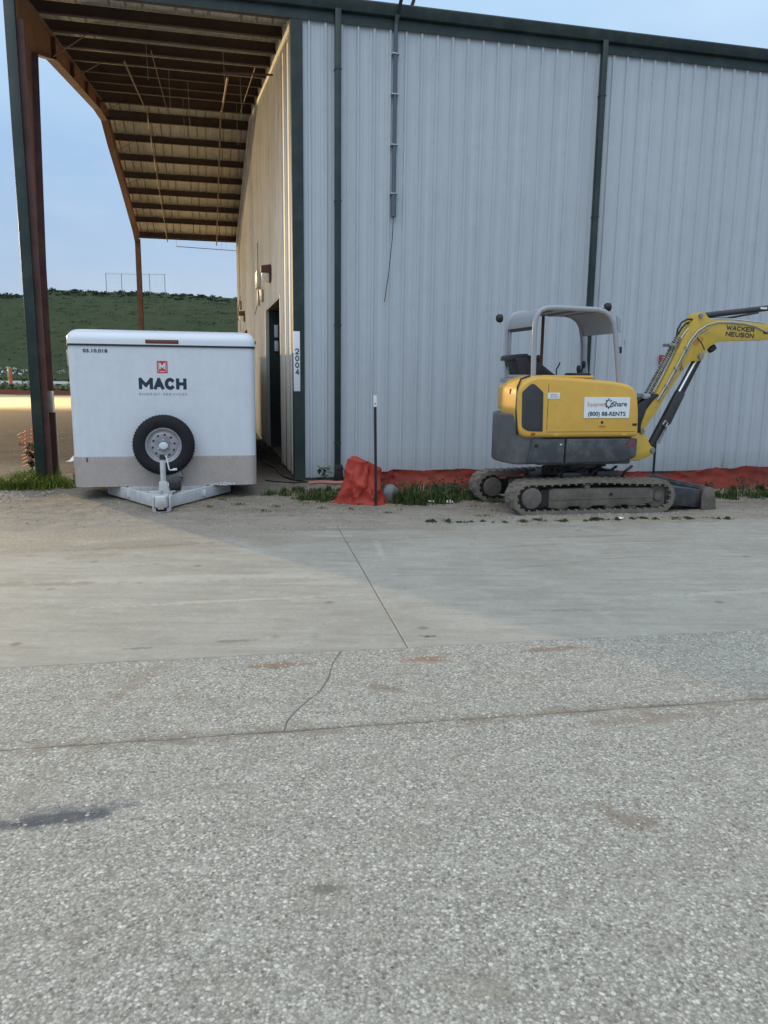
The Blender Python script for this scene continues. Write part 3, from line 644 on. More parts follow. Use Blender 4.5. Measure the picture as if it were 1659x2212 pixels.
# openings
for (a, b) in (D1, D2):
    for y0_, y1_ in ((a - .045, a), (b, b + .045)): MB().box(-.036, .045, y0_, y1_, .0, HD + .02).build('door_trim', 'cladding_side', bld, bevel=.004)
    for y0_, y1_ in ((a - .045, a + .003), (b - .003, b + .045)): MB().box(.046, .34, y0_, y1_, .0, HD + .02).build('door_reveal', 'green', bld)
    MB().box(-.002, .34, a - .04, b + .04, HD - .01, HD + .05).build('door_head', 'oxide_dk', bld)
    dr = empty('roller_door', parent=bld)
    z = .9 if a == D2[0] else .04
    while z < HD - .02:
        MB().box(.30, .32, a + .02, b - .02, z, z + .19).build('slat', 'green', dr, bevel=.006, seg=1); z += .195
    for y0_ in (a + .004, b - .054): MB().box(.26, .345, y0_, y0_ + .05, .02, HD - .02).build('guide', 'black', dr)
    MB().box(.05, .34, a, b, -.04, .02).build('threshold', 'joint', dr)
MB().box(.16, .24, 5.50, 5.59, 2.45, 2.72).build('junction_box', 'signwhite', bld, bevel=.01)
MB().box(.16, .24, 5.50, 5.59, 2.15, 2.38).build('junction_box', 'signwhite', bld, bevel=.01)
# corner trim, downspouts, fascia, gutter
MB().box(-.045, .125, -.045, -.028, .02, ZE - .06).box(-.045, -.028, -.028, .13, .02, ZE - .06).build('corner_trim', 'green', bld, bevel=.003, seg=1)
def downspout(u, z1=ZE - .05):
    mb = MB(); mb.box(u - .045, u + .045, -.125, -.04, .14, z1); mb.bar((u, -.09, .17), (u + .02, -.20, .03), .09, .075, (0, 1, 0)); d = mb.build('downspout', 'green', bld, bevel=.008)
    for z in (.6, 2.4, 4.2, 6.0): MB().box(u - .052, u + .052, -.1275, -.03, z, z + .02).build('strap', 'green', d)
downspout(.63); downspout(4.82); downspout(9.5)
MB().prism([(-.02, ZE - .09), (-.12, ZE - .07), (-.15, ZE + .07), (-.14, ZE + .09), (.0, ZE + .09), (.0, ZE - .09)], UL - .05, UR + .05, 'x').build('gutter', 'green', bld, bevel=.004)
MB().box(UL - .02, UR, -.050, -.036, ZE - .22, ZE - .085).build('fascia', 'green', bld)
MB().box(UL - .02, UR, DEP, DEP + .03, ZE - .20, ZE + .02).build('fascia', 'green', bld)
# near left rake trim
mb = MB()
for v0, v1 in ((-.1, 10), (10, 20.1)):
    mb.bar((UL - .06, v0, zr(v0) + .02), (UL - .06, v1, zr(v1) + .02), .02, .16)
mb.build('rake_trim', 'green', bld)
# roof sheets
RW = .96
n = int(math.ceil((UR - UL) / RW))
for half in (0, 1):
    me = None
    for i in range(n):
        a = UL + i * RW
        if me is None:
            v0, v1 = ((-.06, 10) if half == 0 else (10, 20.06))
            me = sheet_mesh('roof_panel', profile(0, RW, .045), lambda s, d, v=v0: (s, v, zr(v) + d), lambda s, d, v=v1: (s, v, zr(v) + d))
        o = link('roof_panel', me, 'roofsheet', bld); o.location = (a + .002, 0, .001 * (i % 2))
MB().prism([(9.75, ZR - .0), (10, ZR + .05), (10.25, ZR), (10, ZR + .07)], UL, UR, 'x').build('ridge_cap', 'green', bld)
# purlins under the open bay (and on through the wall)
pv = [.12, 1.30, 2.42, 3.52, 4.62, 5.72, 6.82, 7.92, 9.20, 10.65, 11.95, 13.20, 14.45, 15.70, 16.95, 18.25, 19.86]
for v in pv:
    z = zr(v) - .005
    big = .26 if abs(v - 10.65) < .1 or abs(v - 9.2) < .1 else .20
    MB().box(UL + .01, -.03, v - .004, v + .004, z - big, z - .02).box(UL + .01, -.03, v - .004, v + .06, z - .022, z - .014).box(UL + .01, -.03, v - .06, v - .004, z - big, z - big + .008).box(UL + .01, -.03, v - .06, v - .054, z - big + .008, z - big + .022).build('purlin', 'oxide', bld, smooth=0)
# rigid frames: left (open) one and the one by the wall
def frame(u, name_parts=True):
    uu0, uu1 = u - .004, u + .004; Hh = .17
    botn = [(.52, .0), (.60, 3.2), (1.02, 6.22)]
    rf = [(1.02, 6.22), (2.70, 6.74), (8.7, 7.80), (10.2, 7.98), (11.5, 7.72), (17.6, 6.92), (19.35, 6.42)]
    # near column web + flanges
    MB().prism([(.07, 0), (.52, 0), (.60, 3.2), (1.02, 6.20), (.07, 6.20)], uu0, uu1, 'x').build('column_web', 'oxide_dk', bld, smooth=0)
    mb = MB(); mb.bar((u, .07, 0), (u, .07, 6.3), Hh, .012, (0, 1, 0))
    for p, q in zip(botn, botn[1:]): mb.bar((u, p[0], p[1]), (u, q[0], q[1]), Hh, .012, (0, 1, 0))
    mb.build('column_flange', 'oxide_dk', bld, smooth=0)
    top = [(19.35, zr(19.35) - .23), (10, zr(10) - .27), (.07, zr(.07) - .23)]
    poly = [(.07, 6.2)] + [(a, b) for a, b in rf] + top
    bmw = MB(); 
    # web as strips so it stays planar and simple
    st = sorted(set([.07] + [a for a, b in rf] + [10.0]))
    def rb(v):
        if v <= 1.02: return 6.20
        for (a, b), (c, d) in zip(rf, rf[1:]):
            if a <= v <= c: return b + (d - b) * (v - a) / (c - a)
        return rf[-1][1]
    ztop = lambda v: zr(v) - .225
    for a, b in zip(st, st[1:]):
        bmw.prism([(a, rb(a)), (b, rb(b)), (b, ztop(b)), (a, ztop(a))], uu0, uu1, 'x')
    bmw.build('rafter_web', 'rafter', bld, smooth=0)
    mb = MB()
    for p, q in zip(rf, rf[1:]): mb.bar((u, p[0], p[1] - .006), (u, q[0], q[1] - .006), Hh, .014)
    mb.bar((u, .07, ztop(.07) + .006), (u, 10, ztop(10) + .006), Hh, .012); mb.bar((u, 10, ztop(10) + .006), (u, 19.6, ztop(19.6) + .006), Hh, .012)
    mb.build('rafter_flange', 'rafter', bld, smooth=0)
    for v in (2.7, 4.7, 6.7, 8.7): MB().box(u - Hh / 2 + .01, u + Hh / 2 - .01, v - .005, v + .005, rb(v) + .002, ztop(v)).build('stiffener', 'oxide_dk', bld, smooth=0)
    # far column
    MB().box(u - .085, u + .085, 19.35, 19.362, 0, 6.42).box(u - .085, u + .085, 19.80, 19.812, 0, 6.6).box(u - .004, u + .004, 19.362, 19.80, 0, 6.6).build('far_column', 'rafter', bld, smooth=0)
    return rb, ztop
rb, zt = frame(-3.69)
# flange braces from rafter to purlin
for v in (2.42, 4.62, 9.20, 11.95, 14.45, 16.95):
    MB().bar((-3.62, v - .02, rb(v) + .02), (-3.0, v - .02, zr(v) - .14), .04, .006).build('flange_brace', 'oxide_dk', bld, smooth=0)
# green cladding on the front of the left column
MB().box(UL - .02, UL + .115, -.03, .062, .02, ZE - .1).build('column_trim', 'green', bld, bevel=.004)
MB().box(UL - .02, UL - .004, .062, .30, .02, ZE - .1).build('column_trim', 'green', bld, bevel=.003, seg=1)
MB().box(-3.68, -3.60, .40, .52, 1.06, 1.38).build('switch_box', 'galv', bld, bevel=.006)
MB().tube([(-3.58, .46, 0), (-3.58, .46, 1.06)], .010, 6).build('conduit', 'galv', bld)
# top-of-wall trim on the side wall
mb = MB()
mb.bar((-.035, .1, zr(.1) - .30), (-.035, 10, zr(10) - .30), .03, .10); mb.bar((-.035, 10, zr(10) - .30), (-.035, 20, zr(20) - .30), .03, .10)
mb.build('wall_cap', 'cladding_side', bld)
# pipes that run along under the roof
def slope_pipe(u, v0, v1, dz, r, name, material, parent=bld):
    pts = [(u, v0, zr(v0) - dz)] + ([(u, 10, zr(10) - dz)] if v0 < 10 < v1 else []) + [(u, v1, zr(v1) - dz)]
    return MB().tube(pts, r, 8).build(name, material, parent)
slope_pipe(-2.62, 3.6, 19.9, .32, .018, 'pipe', 'oldpipe'); slope_pipe(-.78, 4.3, 20.1, .30, .022, 'pipe', 'oldpipe')
slope_pipe(-2.1, 2.6, 9.6, .30, .008, 'pipe', 'oldpipe'); slope_pipe(-.33, 3.2, 9.8, .29, .008, 'pipe', 'oldpipe')
mb = MB(); mb.tube([(-2.3, 20.05, 6.42), (-.02, 20.05, 6.36)], .014, 6)
for u in (-2.3, -.6, -.42): mb.tube([(u, 20.05, 6.40), (u, 20.02, 6.75)], .008, 5)
mb.build('pipe', 'steel', bld)
for (u, v, l) in ((-2.2, 3.0, .5), (-1.9, 4.9, .7), (-1.55, 6.3, .8), (-.5, 5.2, .7), (-.9, 3.0, .45), (-.45, 8.2, .9), (-1.7, 8.6, .8)):
    MB().tube([(u, v, zr(v) - .1), (u + .02, v, zr(v) - .2 - l)], .006, 5).build('hanger_rod', 'steel', bld)
MB().bar((-.95, 2.2, 6.62), (-.12, 2.0, 6.58), .025, .025).build('bracket_arm', 'oxide_dk', bld)
# screw rows on the front wall
V = []; F_ = []
for z in (.35, 1.55, 2.75, 3.95, 5.15, 6.3):
    for i in range(60):
        u = .22 + .24 * i - .04; z_ = z + R.uniform(-.01, .01); k = len(V); s = .006
        V += [(u - s, -.012, z_), (u, -.012, z_ - s), (u + s, -.012, z_), (u, -.012, z_ + s)]; F_.append((k, k + 1, k + 2, k + 3))
tag(raw('screws', V, F_, 'steel', bld), kind='stuff')

# conduit with clamps and loose wire on the front wall
cd = tag(empty('wall_conduit', W(1.49, -.06), YAW), 'thin grey conduit down the front wall with a wire hanging loose from its end', 'conduit')
MB().tube([(0, 0, 4.10), (0, 0, 6.60), (0, -.02, 6.72), (0, -.12, 6.80)], .030, 10).build('tube', 'conduit', cd)
MB().tube([(0, 0, 4.04), (0, 0, 4.34)], .040, 10).build('coupling', 'conduit', cd)
for z in (4.36, 5.05, 5.75, 6.3): MB().box(-.058, .058, -.036, .055, z, z + .018).build('clamp', 'galv', cd, bevel=.004)
MB().tube([(0, 0, 4.05), (-.02, -.02, 3.7), (-.07, -.02, 3.2), (-.13, -.02, 2.78)], .006, 5).build('loose_wire', 'cable', cd)
MB().tube([(0, -.12, 6.80), (.02, -.24, 6.95), (.10, -.22, 7.10), (.22, -.05, 7.17), (.34, .3, 7.18), (.36, .8, 7.12)], .028, 8).build('service_cable', 'cable', cd)
dv = tag(empty('wall_alarm', W(6.24, -.05), YAW), 'small dark red alarm box on the front wall behind the yellow boom', 'alarm')
MB().box(-.05, .05, -.03, .03, 1.90, 2.06).build('housing', 'redp', dv, bevel=.01); MB().box(-.03, .03, -.036, -.03, 1.93, 1.99).build('grille', 'black', dv)
# number sign on the corner
sg = tag(empty('number_sign', W(.005, -.052), YAW), 'narrow white vertical number board reading 2004 on the green corner trim', 'sign')
MB().box(-.052, .048, -.008, .004, 1.41, 2.31).build('board', 'signwhite', sg, bevel=.003)
for i, ch in enumerate('2004'): stroke('digit', ch, .088, 'navy', sg, (.004, -.0085, 2.01 - i * .103), wd=.017, width=.062)
# wall lamps and electrical gear on the side wall
def wall_lamp(v, z, s, label):
    p = W(-.03, v, z); l = tag(empty('wall_lamp', p, YAW), label, 'lamp', 'wall lamps on the side wall')
    MB().box(-.05 * s, 0, -.17 * s, .17 * s, -.26 * s, .26 * s).build('back_plate', 'oxide_dk', l, bevel=.01)
    MB().prism([(-.04 * s, .26 * s), (-.30 * s, .22 * s), (-.30 * s, .02 * s), (-.04 * s, .02 * s)], -.17 * s, .17 * s, 'y').build('hood', 'oxide_dk', l, bevel=.012)
    MB().prism([(-.05 * s, .02 * s), (-.29 * s, .02 * s), (-.26 * s, -.15 * s), (-.12 * s, -.24 * s), (-.05 * s, -.24 * s)], -.15 * s, .15 * s, 'y').build('lens', 'lens', l, bevel=.02)
wall_lamp(4.1, 3.63, .66, 'brown wall lamp with cream lens above the near green door')
wall_lamp(14.6, 3.50, .66, 'far brown wall lamp with cream lens above the trailer roof')
eb = tag(empty('electrical_box', W(-.03, 7.2), YAW), 'grey flat electrical panel high on the side wall beyond the near lamp', 'electrical box')
MB().box(-.09, 0, -.26, .26, 3.66, 4.04).build('cabinet', 'galv', eb, bevel=.01); MB().box(-.10, -.09, -.22, .22, 3.70, 4.0).build('cover', 'steel', eb, bevel=.006)
MB().tube([(-.04, 0, 4.04), (-.04, 0, 4.7), (-.04, .4, 4.8)], .014, 6).build('conduit', 'steel', eb)
for v, z0, z1 in ((.1, 3.27, 3.60), (-.75, 3.32, 3.56), (-1.1, 3.25, 3.52)): MB().box(-.06, 0, v - .06, v + .06, z0, z1).build('disconnect', 'steel', eb, bevel=.006)
for pt in ([(-.05, -1.1, 3.52), (-.07, -.8, 3.62), (-.05, -.2, 3.66)], [(-.06, .1, 3.27), (-.08, .7, 3.1), (-.05, 1.1, 3.16)]): MB().tube(pt, .010, 6).build('cable', 'cable', eb)
wb = tag(empty('wall_bracket', W(-.03, 16.5), YAW), 'small rusty bracket with a loose wire near the far wall corner', 'bracket')
MB().box(-.05, 0, -.06, .06, 3.85, 4.15).build('plate', 'oxide_dk', wb); MB().tube([(-.04, .0, 4.3), (-.06, 1.4, 3.95), (-.05, 2.0, 3.6)], .014, 6).build('wire', 'cable', wb)

# ------------------------------------------------------------------ floodlight pole out in the yard (left of the picture)
LP = Vector((-31.5, 37, 0))
pl = tag(empty('floodlight_pole', LP), 'steel floodlight pole lighting the sandy yard with warm light', 'floodlight')
MB().tube([(0, 0, 0), (0, 0, 9)], [.12, .07], 10).build('pole', 'galv', pl)
MB().box(-.3, .3, -.3, .3, 0, .2).build('footing', 'conc', pl, bevel=.02)
MB().bar((0, 0, 9), (.9, -.9, 9.15), .06, .06).build('arm', 'galv', pl)
hd = MB().box(-.25, .25, -.18, .18, 9.08, 9.25); hd.build('lamp_head', 'mgrey', pl, bevel=.03).location = (.95, -.95, 0)
fl = bpy.data.lights.new('flood_lamp', 'SPOT'); fo = bpy.data.objects.new('flood_lamp', fl); COL.objects.link(fo)
fl.energy = 78000; fl.color = (1.0, .70, .33); fl.spot_size = math.radians(165); fl.spot_blend = .35; fl.shadow_soft_size = .35
fo.location = LP + Vector((.95, -.95, 9.0)); fo.rotation_euler = Vector((1, -1, -1.1)).to_track_quat('-Z', 'Y').to_euler()

# ------------------------------------------------------------------ enclosed trailer
TY = .2; TO = Vector((-2.95, 10.12, 0))
tr = tag(empty('cargo_trailer', TO, TY), 'white enclosed cargo trailer parked nose out under the covered bay', 'trailer')
X0, X1, TL = -1.10, 1.235, 9.6; XC = (X0 + X1) / 2
def rrect(x0, x1, y0, y1, rf, n=6, back=0.02):
    P = []
    for cx, cy, a0, r in ((x0 + rf, y0 + rf, PI, rf), (x1 - rf, y0 + rf, 1.5 * PI, rf), (x1 - back, y1 - back, 0, back), (x0 + back, y1 - back, .5 * PI, back)):
        for i in range(n + 1):
            a = a0 + .5 * PI * i / n; P.append((cx + r * math.cos(a), cy + r * math.sin(a)))
    return P
MB().prism(rrect(X0, X1, 0, TL, .10), .585, 2.03, 'z').build('body', 'white', tr, smooth=35)
MB().prism(rrect(X0 - .003, X1 + .003, -.004, .9, .10, back=.002), .19, .586, 'z').build('stone_guard', 'guard', tr, smooth=35)
MB().prism(rrect(X0, X1, .902, TL, .01), .19, .584, 'z').build('lower_body', 'white', tr, smooth=35)
MB().prism(rrect(X0 - .014, X1 + .014, -.014, TL + .01, .11), 2.000, 2.024, 'z').build('drip_seam', 'black', tr, smooth=35)
# roof cap: superellipse loft
rings = []; nseg = 8
for i in range(nseg + 1):
    a = .5 * PI * i / nseg; ins = .11 * (1 - math.cos(a)); z = 2.024 + .045 + .135 * math.sin(a)
    rings.append((ins, z))
rings = [(0, 2.024)] + rings
V = []; ring = None
for ins, z in rings:
    P = rrect(X0 - .012 + ins, X1 + .012 - ins, -.012 + ins * 1.3, TL - ins, max(.03, .11 - ins * .2))
    V += [(x, y, z + (.012 * (1 - ((x - XC) / 1.2) ** 2) if ins > .1 else 0)) for x, y in P]; n = len(P)
F_ = [(k * n + i, k * n + (i + 1) % n, (k + 1) * n + (i + 1) % n, (k + 1) * n + i) for k in range(len(rings) - 1) for i in range(n)] + [tuple((len(rings) - 1) * n + i for i in range(n))]
mb = MB(); mb.add(V, F_); mb.build('roof_cap', 'whitecap', tr, smooth=40)
MB().box(-.13, .262, -.024, -.008, 2.048, 2.080).build('marker_light', 'amber', tr, bevel=.005)
MB().box(-.14, .272, -.018, -.008, 2.040, 2.088).build('marker_base', 'black', tr, bevel=.003)
# corner mouldings, small side lamps, hinge
for x, s in ((X0, -1), (X1, 1)):
    MB().box(x - .006 if s < 0 else x - .001, x + .001 if s < 0 else x + .006, .10, .14, .19, 2.0).build('corner_moulding', 'galv', tr, bevel=.002, seg=1)
MB().box(X1 - .002, X1 + .03, .12, .20, 2.06, 2.10).build('side_marker', 'amber', tr, bevel=.006)
MB().box(X0 - .03, X0 + .002, .14, .22, 1.75, 1.95).build('door_hinge', 'galv', tr, bevel=.006)
MB().box(X0 - .02, X0 + .002, .12, .18, .40, .60).build('door_hinge', 'galv', tr, bevel=.006)
mb = MB()
for x in (-.93,): mb.box(x - .008, x + .008, -.012, -.004, .52, .58)
mb.build('reflector', 'amber', tr, bevel=.003)
mb = MB()
for i in range(38):
    x = X0 + .12 + i * (X1 - X0 - .24) / 37
    for z in (.572, .205, 1.985): mb.lathe([(.001, -.003), (.005, -.002), (.006, .0)], (x, -.001 if z > .6 else -.005, z), 'y', 6)
for i in range(20):
    for x in (X0 + .105, X1 - .105): mb.lathe([(.001, -.003), (.005, -.002), (.006, .0)], (x, -.001, .64 + i * .07), 'y', 6)
tag(mb.build('rivets', 'white', tr), kind='stuff')
# lettering
lettering('lettering', '03.10.018', .060, 'navy', tr, (-.76, -.003, 1.935), bold=.03, width=.30)
stroke('lettering', 'MACH', .150, 'navy', tr, (.055, -.0012, 1.530), wd=.042, width=.60, gap=.42)
lettering('lettering', 'ENERGY SERVICES', .042, 'greyletter', tr, (.055, -.003, 1.395), width=.60, spacing=1.3)
em = MB().box(-.010, .122, -.004, -.0005, 1.668, 1.822).build('emblem', 'redletter', tr)
stroke('emblem_letter', 'M', .080, 'white', em, (.056, -.0042, 1.755), wd=.019, width=.075)
MB().box(.022, .09, -.0065, -.0045, 1.683, 1.692).box(.005, .011, -.0065, -.0045, 1.68, 1.81).box(.101, .107, -.0065, -.0045, 1.68, 1.81).build('emblem_line', 'white', em, smooth=0)
# spare wheel
wx, wz, wy = .053, .748, -.15
sw = empty('spare_wheel', parent=tr)
RT = .388
MB().lathe([(.228, -.085), (.25, -.10), (.30, -.108), (.345, -.10), (.372, -.08), (RT, -.045), (RT, .045), (.372, .08), (.30, .10), (.228, .09), (.228, -.085)], (wx, wy, wz), 'y', 56, False).build('tyre', 'rubber', sw, smooth=50)
mb = MB()
for i in range(56):
    a = 2 * PI * i / 56; c, s = math.cos(a), math.sin(a)
    mb.bar((wx + c * .372, wy - .078, wz + s * .372), (wx + c * (RT + .002), wy - .03, wz + s * (RT + .002)), .014, .012)
tag(mb.build('tread_blocks', 'rubber', sw, smooth=0), kind='stuff')
MB().lathe([(.229, -.088), (.222, -.094), (.207, -.088), (.196, -.065), (.175, -.058), (.160, -.066), (.120, -.072), (.085, -.060), (.058, -.060), (.055, -.05), (.0001, -.05)], (wx, wy, wz), 'y', 56, False).build('rim', 'rim', sw, smooth=30)
mb = MB()
for i in range(10):
    a = 2 * PI * (i + .3) / 10; c = (wx + .138 * math.cos(a), wy - .0705, wz + .138 * math.sin(a)); mb.lathe([(.0145, -.002), (.0145, .012)], c, 'y', 10)
mb.build('rim_hole_discs', 'dark', sw, smooth=0)  # dark discs set on the rim as its shaded holes
for i in range(6):
    a = 2 * PI * (i + .5) / 6; MB().lathe([(.011, -.088), (.011, -.058)], (wx + .074 * math.cos(a), wy, wz + .074 * math.sin(a)), 'y', 6).build('lug_nut', 'chrome' if i % 2 else 'steel', sw)
MB().prism([(wx + .057 * math.cos(a) * (1.05), wz + .050 * math.sin(a)) for a in [PI / 8 + PI / 4 * i for i in range(8)]], wy - .115, wy - .06, 'y').build('hub_cap', 'white', sw, bevel=.004)
MB().box(wx - .05, wx + .05, -.08, -.0, wz - .05, wz + .05).build('wheel_bracket', 'steel', sw)
# tongue: two channel beams meeting at the coupler
for s in (-1, 1):
    mb = MB(); mb.bar((XC + s * .80, .40, .112), (XC + s * .045, -.90, .120), .05, .145); mb.build('tongue_beam', 'tongue', tr, bevel=.006)
MB().bar((XC - .5, -.22, .12), (XC + .5, -.22, .12), .05, .08).build('cross_beam', 'tongue', tr, bevel=.005)
MB().box(XC - .50, XC + .50, -.035, .03, .095, .188).build('front_beam', 'tongue', tr, bevel=.005)
MB().prism([(XC - .20, -.55), (XC + .20, -.55), (XC + .09, -.86), (XC - .09, -.86)], .196, .204, 'z').build('jack_plate', 'tongue', tr)
MB().prism([(XC - .16, -.62), (XC + .16, -.62), (XC + .11, -.95), (XC - .11, -.95)], .05, .205, 'z').build('coupler_base', 'tongue', tr, bevel=.01)
cp = MB().prism([(XC - .085, -.90), (XC + .085, -.90), (XC + .075, -1.10), (XC + .045, -1.14), (XC - .045, -1.14), (XC - .075, -1.10)], .085, .225, 'z').build('coupler', 'tongue', tr, bevel=.015)
MB().tube([(XC, -1.0, .215), (XC + .0, -.93, .26), (XC, -.88, .25)], .012, 6).build('latch', 'steel', cp)
MB().box(XC - .036, XC + .036, -1.146, -1.138, .07, .17).build('coupler_mouth', 'guard', cp, bevel=.002)
for s in (-1, 1): MB().box(XC + s * .095 - .012, XC + s * .095 + .012, -1.06, -.94, .03, .20).build('side_plate', 'tongue', cp, bevel=.004)
for s in (-1, 1):
    ch = MB()
    for i in range(8):
        z = .15 - i * .018; x = XC + s * (.075 + .012 * math.sin(i * 1.3)); y = -.97 - .01 * i
        ch.tube([(x + .012 * math.cos(a) * (1 if i % 2 else .2), y + .012 * math.cos(a) * (.2 if i % 2 else 1), z + .016 * math.sin(a)) for a in [2 * PI * q / 8 for q in range(9)]], .0045, 5, False)
    ch.build('safety_chain', 'galv', tr)
mb = MB(); mb.tube([(XC - .075, -1.04, .03), (XC - .04, -1.07, .022), (XC + .03, -1.06, .025), (XC + .08, -1.04, .03)], .008, 6); mb.box(XC - .09, XC - .07, -1.06, -1.03, .0, .07).box(XC + .06, XC + .085, -1.06, -1.03, .0, .075); mb.build('chain_hook', 'tongue', tr)
# jack
jk = empty('jack', parent=tr); jx, jy = XC + .012, -.80
MB().tube([(jx, jy, .20), (jx, jy, .635)], .033, 14).build('jack_tube', 'tongue', jk)
MB().tube([(jx, jy, .02), (jx, jy, .22)], .026, 12).build('inner_tube', 'steel', jk)
MB().prism([(jx - .06, .20), (jx + .09, .20), (jx + .045, .33), (jx + .045, .36), (jx - .05, .36), (jx - .05, .30)], jy - .045, jy + .045, 'y').build('jack_flange', 'tongue', jk, bevel=.008)
MB().tube([(jx, jy, .63), (jx, jy, .69)], [.038, .034], 14).build('jack_cap', 'black', jk)
MB().tube([(jx + .01, jy, .672), (jx + .045, jy - .03, .675), (jx + .055, jy - .035, .64), (jx + .075, jy - .045, .52), (jx + .085, jy - .05, .505), (jx + .15, jy - .05, .508)], .008, 8).build('crank_handle', 'white', jk)
MB().tube([(jx + .12, jy - .05, .509), (jx + .17, jy - .055, .515)], .014, 10).build('crank_grip', 'white', jk)
MB().box(jx - .02, jx + .02, .02 + jy - .06, jy + .04, .0, .02).build('jack_foot', 'steel', jk)
# reflection put in as a grey block on the guard; breakaway box behind jack
MB().prism([(XC + .0, .27), (XC + .22, .27), (XC + .18, .42), (XC + .02, .42)], -.16, -.006, 'y').build('guard_reflection', 'steel', tr, bevel=.01)
MB().box(XC + .04, XC + .20, -.52, -.40, .20, .29).build('breakaway_box', 'black', tr, bevel=.012)
mb = MB(); mb.tube([(XC + .12, -.4, .25), (XC + .2, -.6, .22), (XC + .13, -.8, .22), (XC + .07, -1.0, .15)], .008, 6).tube([(XC + .16, -.45, .28), (XC + .22, -.35, .34), (XC + .15, -.1, .32)], .007, 6); mb.build('wiring', 'cable', tr)
MB().box(XC + .035, XC + .055, -.53, -.515, .24, .30).build('plug', 'signwhite', tr)
# grime-splashed lip patch (flaked white)
mb = MB(); 
for i in range(26):
    x = .62 + R.uniform(0, .36); z = .19 + R.random() * .045 * (1 - abs(x - .80) / .25); mb.bar((x, -.0055, z), (x + R.uniform(.01, .03), -.0055, z + R.uniform(-.008, .012)), .003, R.uniform(.006, .016))
mb.build('paint_flakes', 'whitecap', tr, smooth=0)
# running gear
for y in (4.9, 5.75, 6.6):
    for s in (-1, 1):
        cx = XC + s * .93
        t_ = empty('road_wheel', parent=tr)
        MB().lathe([(.20, -.10), (.30, -.105), (.335, -.07), (.335, .07), (.30, .105), (.20, .10)], (cx, y, .335), 'x', 32).build('tyre', 'rubber', t_)
        MB().lathe([(.2, -.08), (.18, -.06), (.06, -.06), (.001, -.05)], (cx, y, .335), 'x', 32).lathe([(.2, .08), (.18, .06), (.06, .06), (.001, .05)], (cx, y, .335), 'x', 32).build('rim', 'rim', t_)
MB().box(X0 + .12, X1 - .12, .55, TL - .1, .10, .188).build('floor_frame', 'tongue', tr)

# ------------------------------------------------------------------ excavator
EO = Vector((2.457, 10.0, 0))
ex = tag(empty('mini_excavator', EO, YAW), 'yellow and grey mini excavator with open canopy parked before the wall', 'excavator')
# undercarriage
def track_path():
    P = []; rc = (-.865, .226, .208); fc = (.895, .212, .202)
    # loop: rear wheel arc from bottom round the back to the top, top run with sag, front arc, bottom run
    for i in range(13):
        a = -PI / 2 - PI * i / 12; P.append((rc[0] + rc[2] * math.cos(a), rc[1] + rc[2] * math.sin(a)))
    for i in range(1, 12):
        t = i / 12; x = rc[0] + (fc[0] - rc[0]) * t; z = (rc[1] + rc[2]) * (1 - t) + (fc[1] + fc[2]) * t + .018 * math.sin(t * PI) - .006 * math.sin(t * 3 * PI); P.append((x, z))
    for i in range(13):
        a = PI / 2 - PI * i / 12; P.append((fc[0] + fc[2] * math.cos(a), fc[1] + fc[2] * math.sin(a)))
    for i in range(1, 12):
        t = i / 12; P.append((fc[0] + (rc[0] - fc[0]) * t, (fc[1] - fc[2]) * (1 - t) + (rc[1] - rc[2]) * t))
    return P
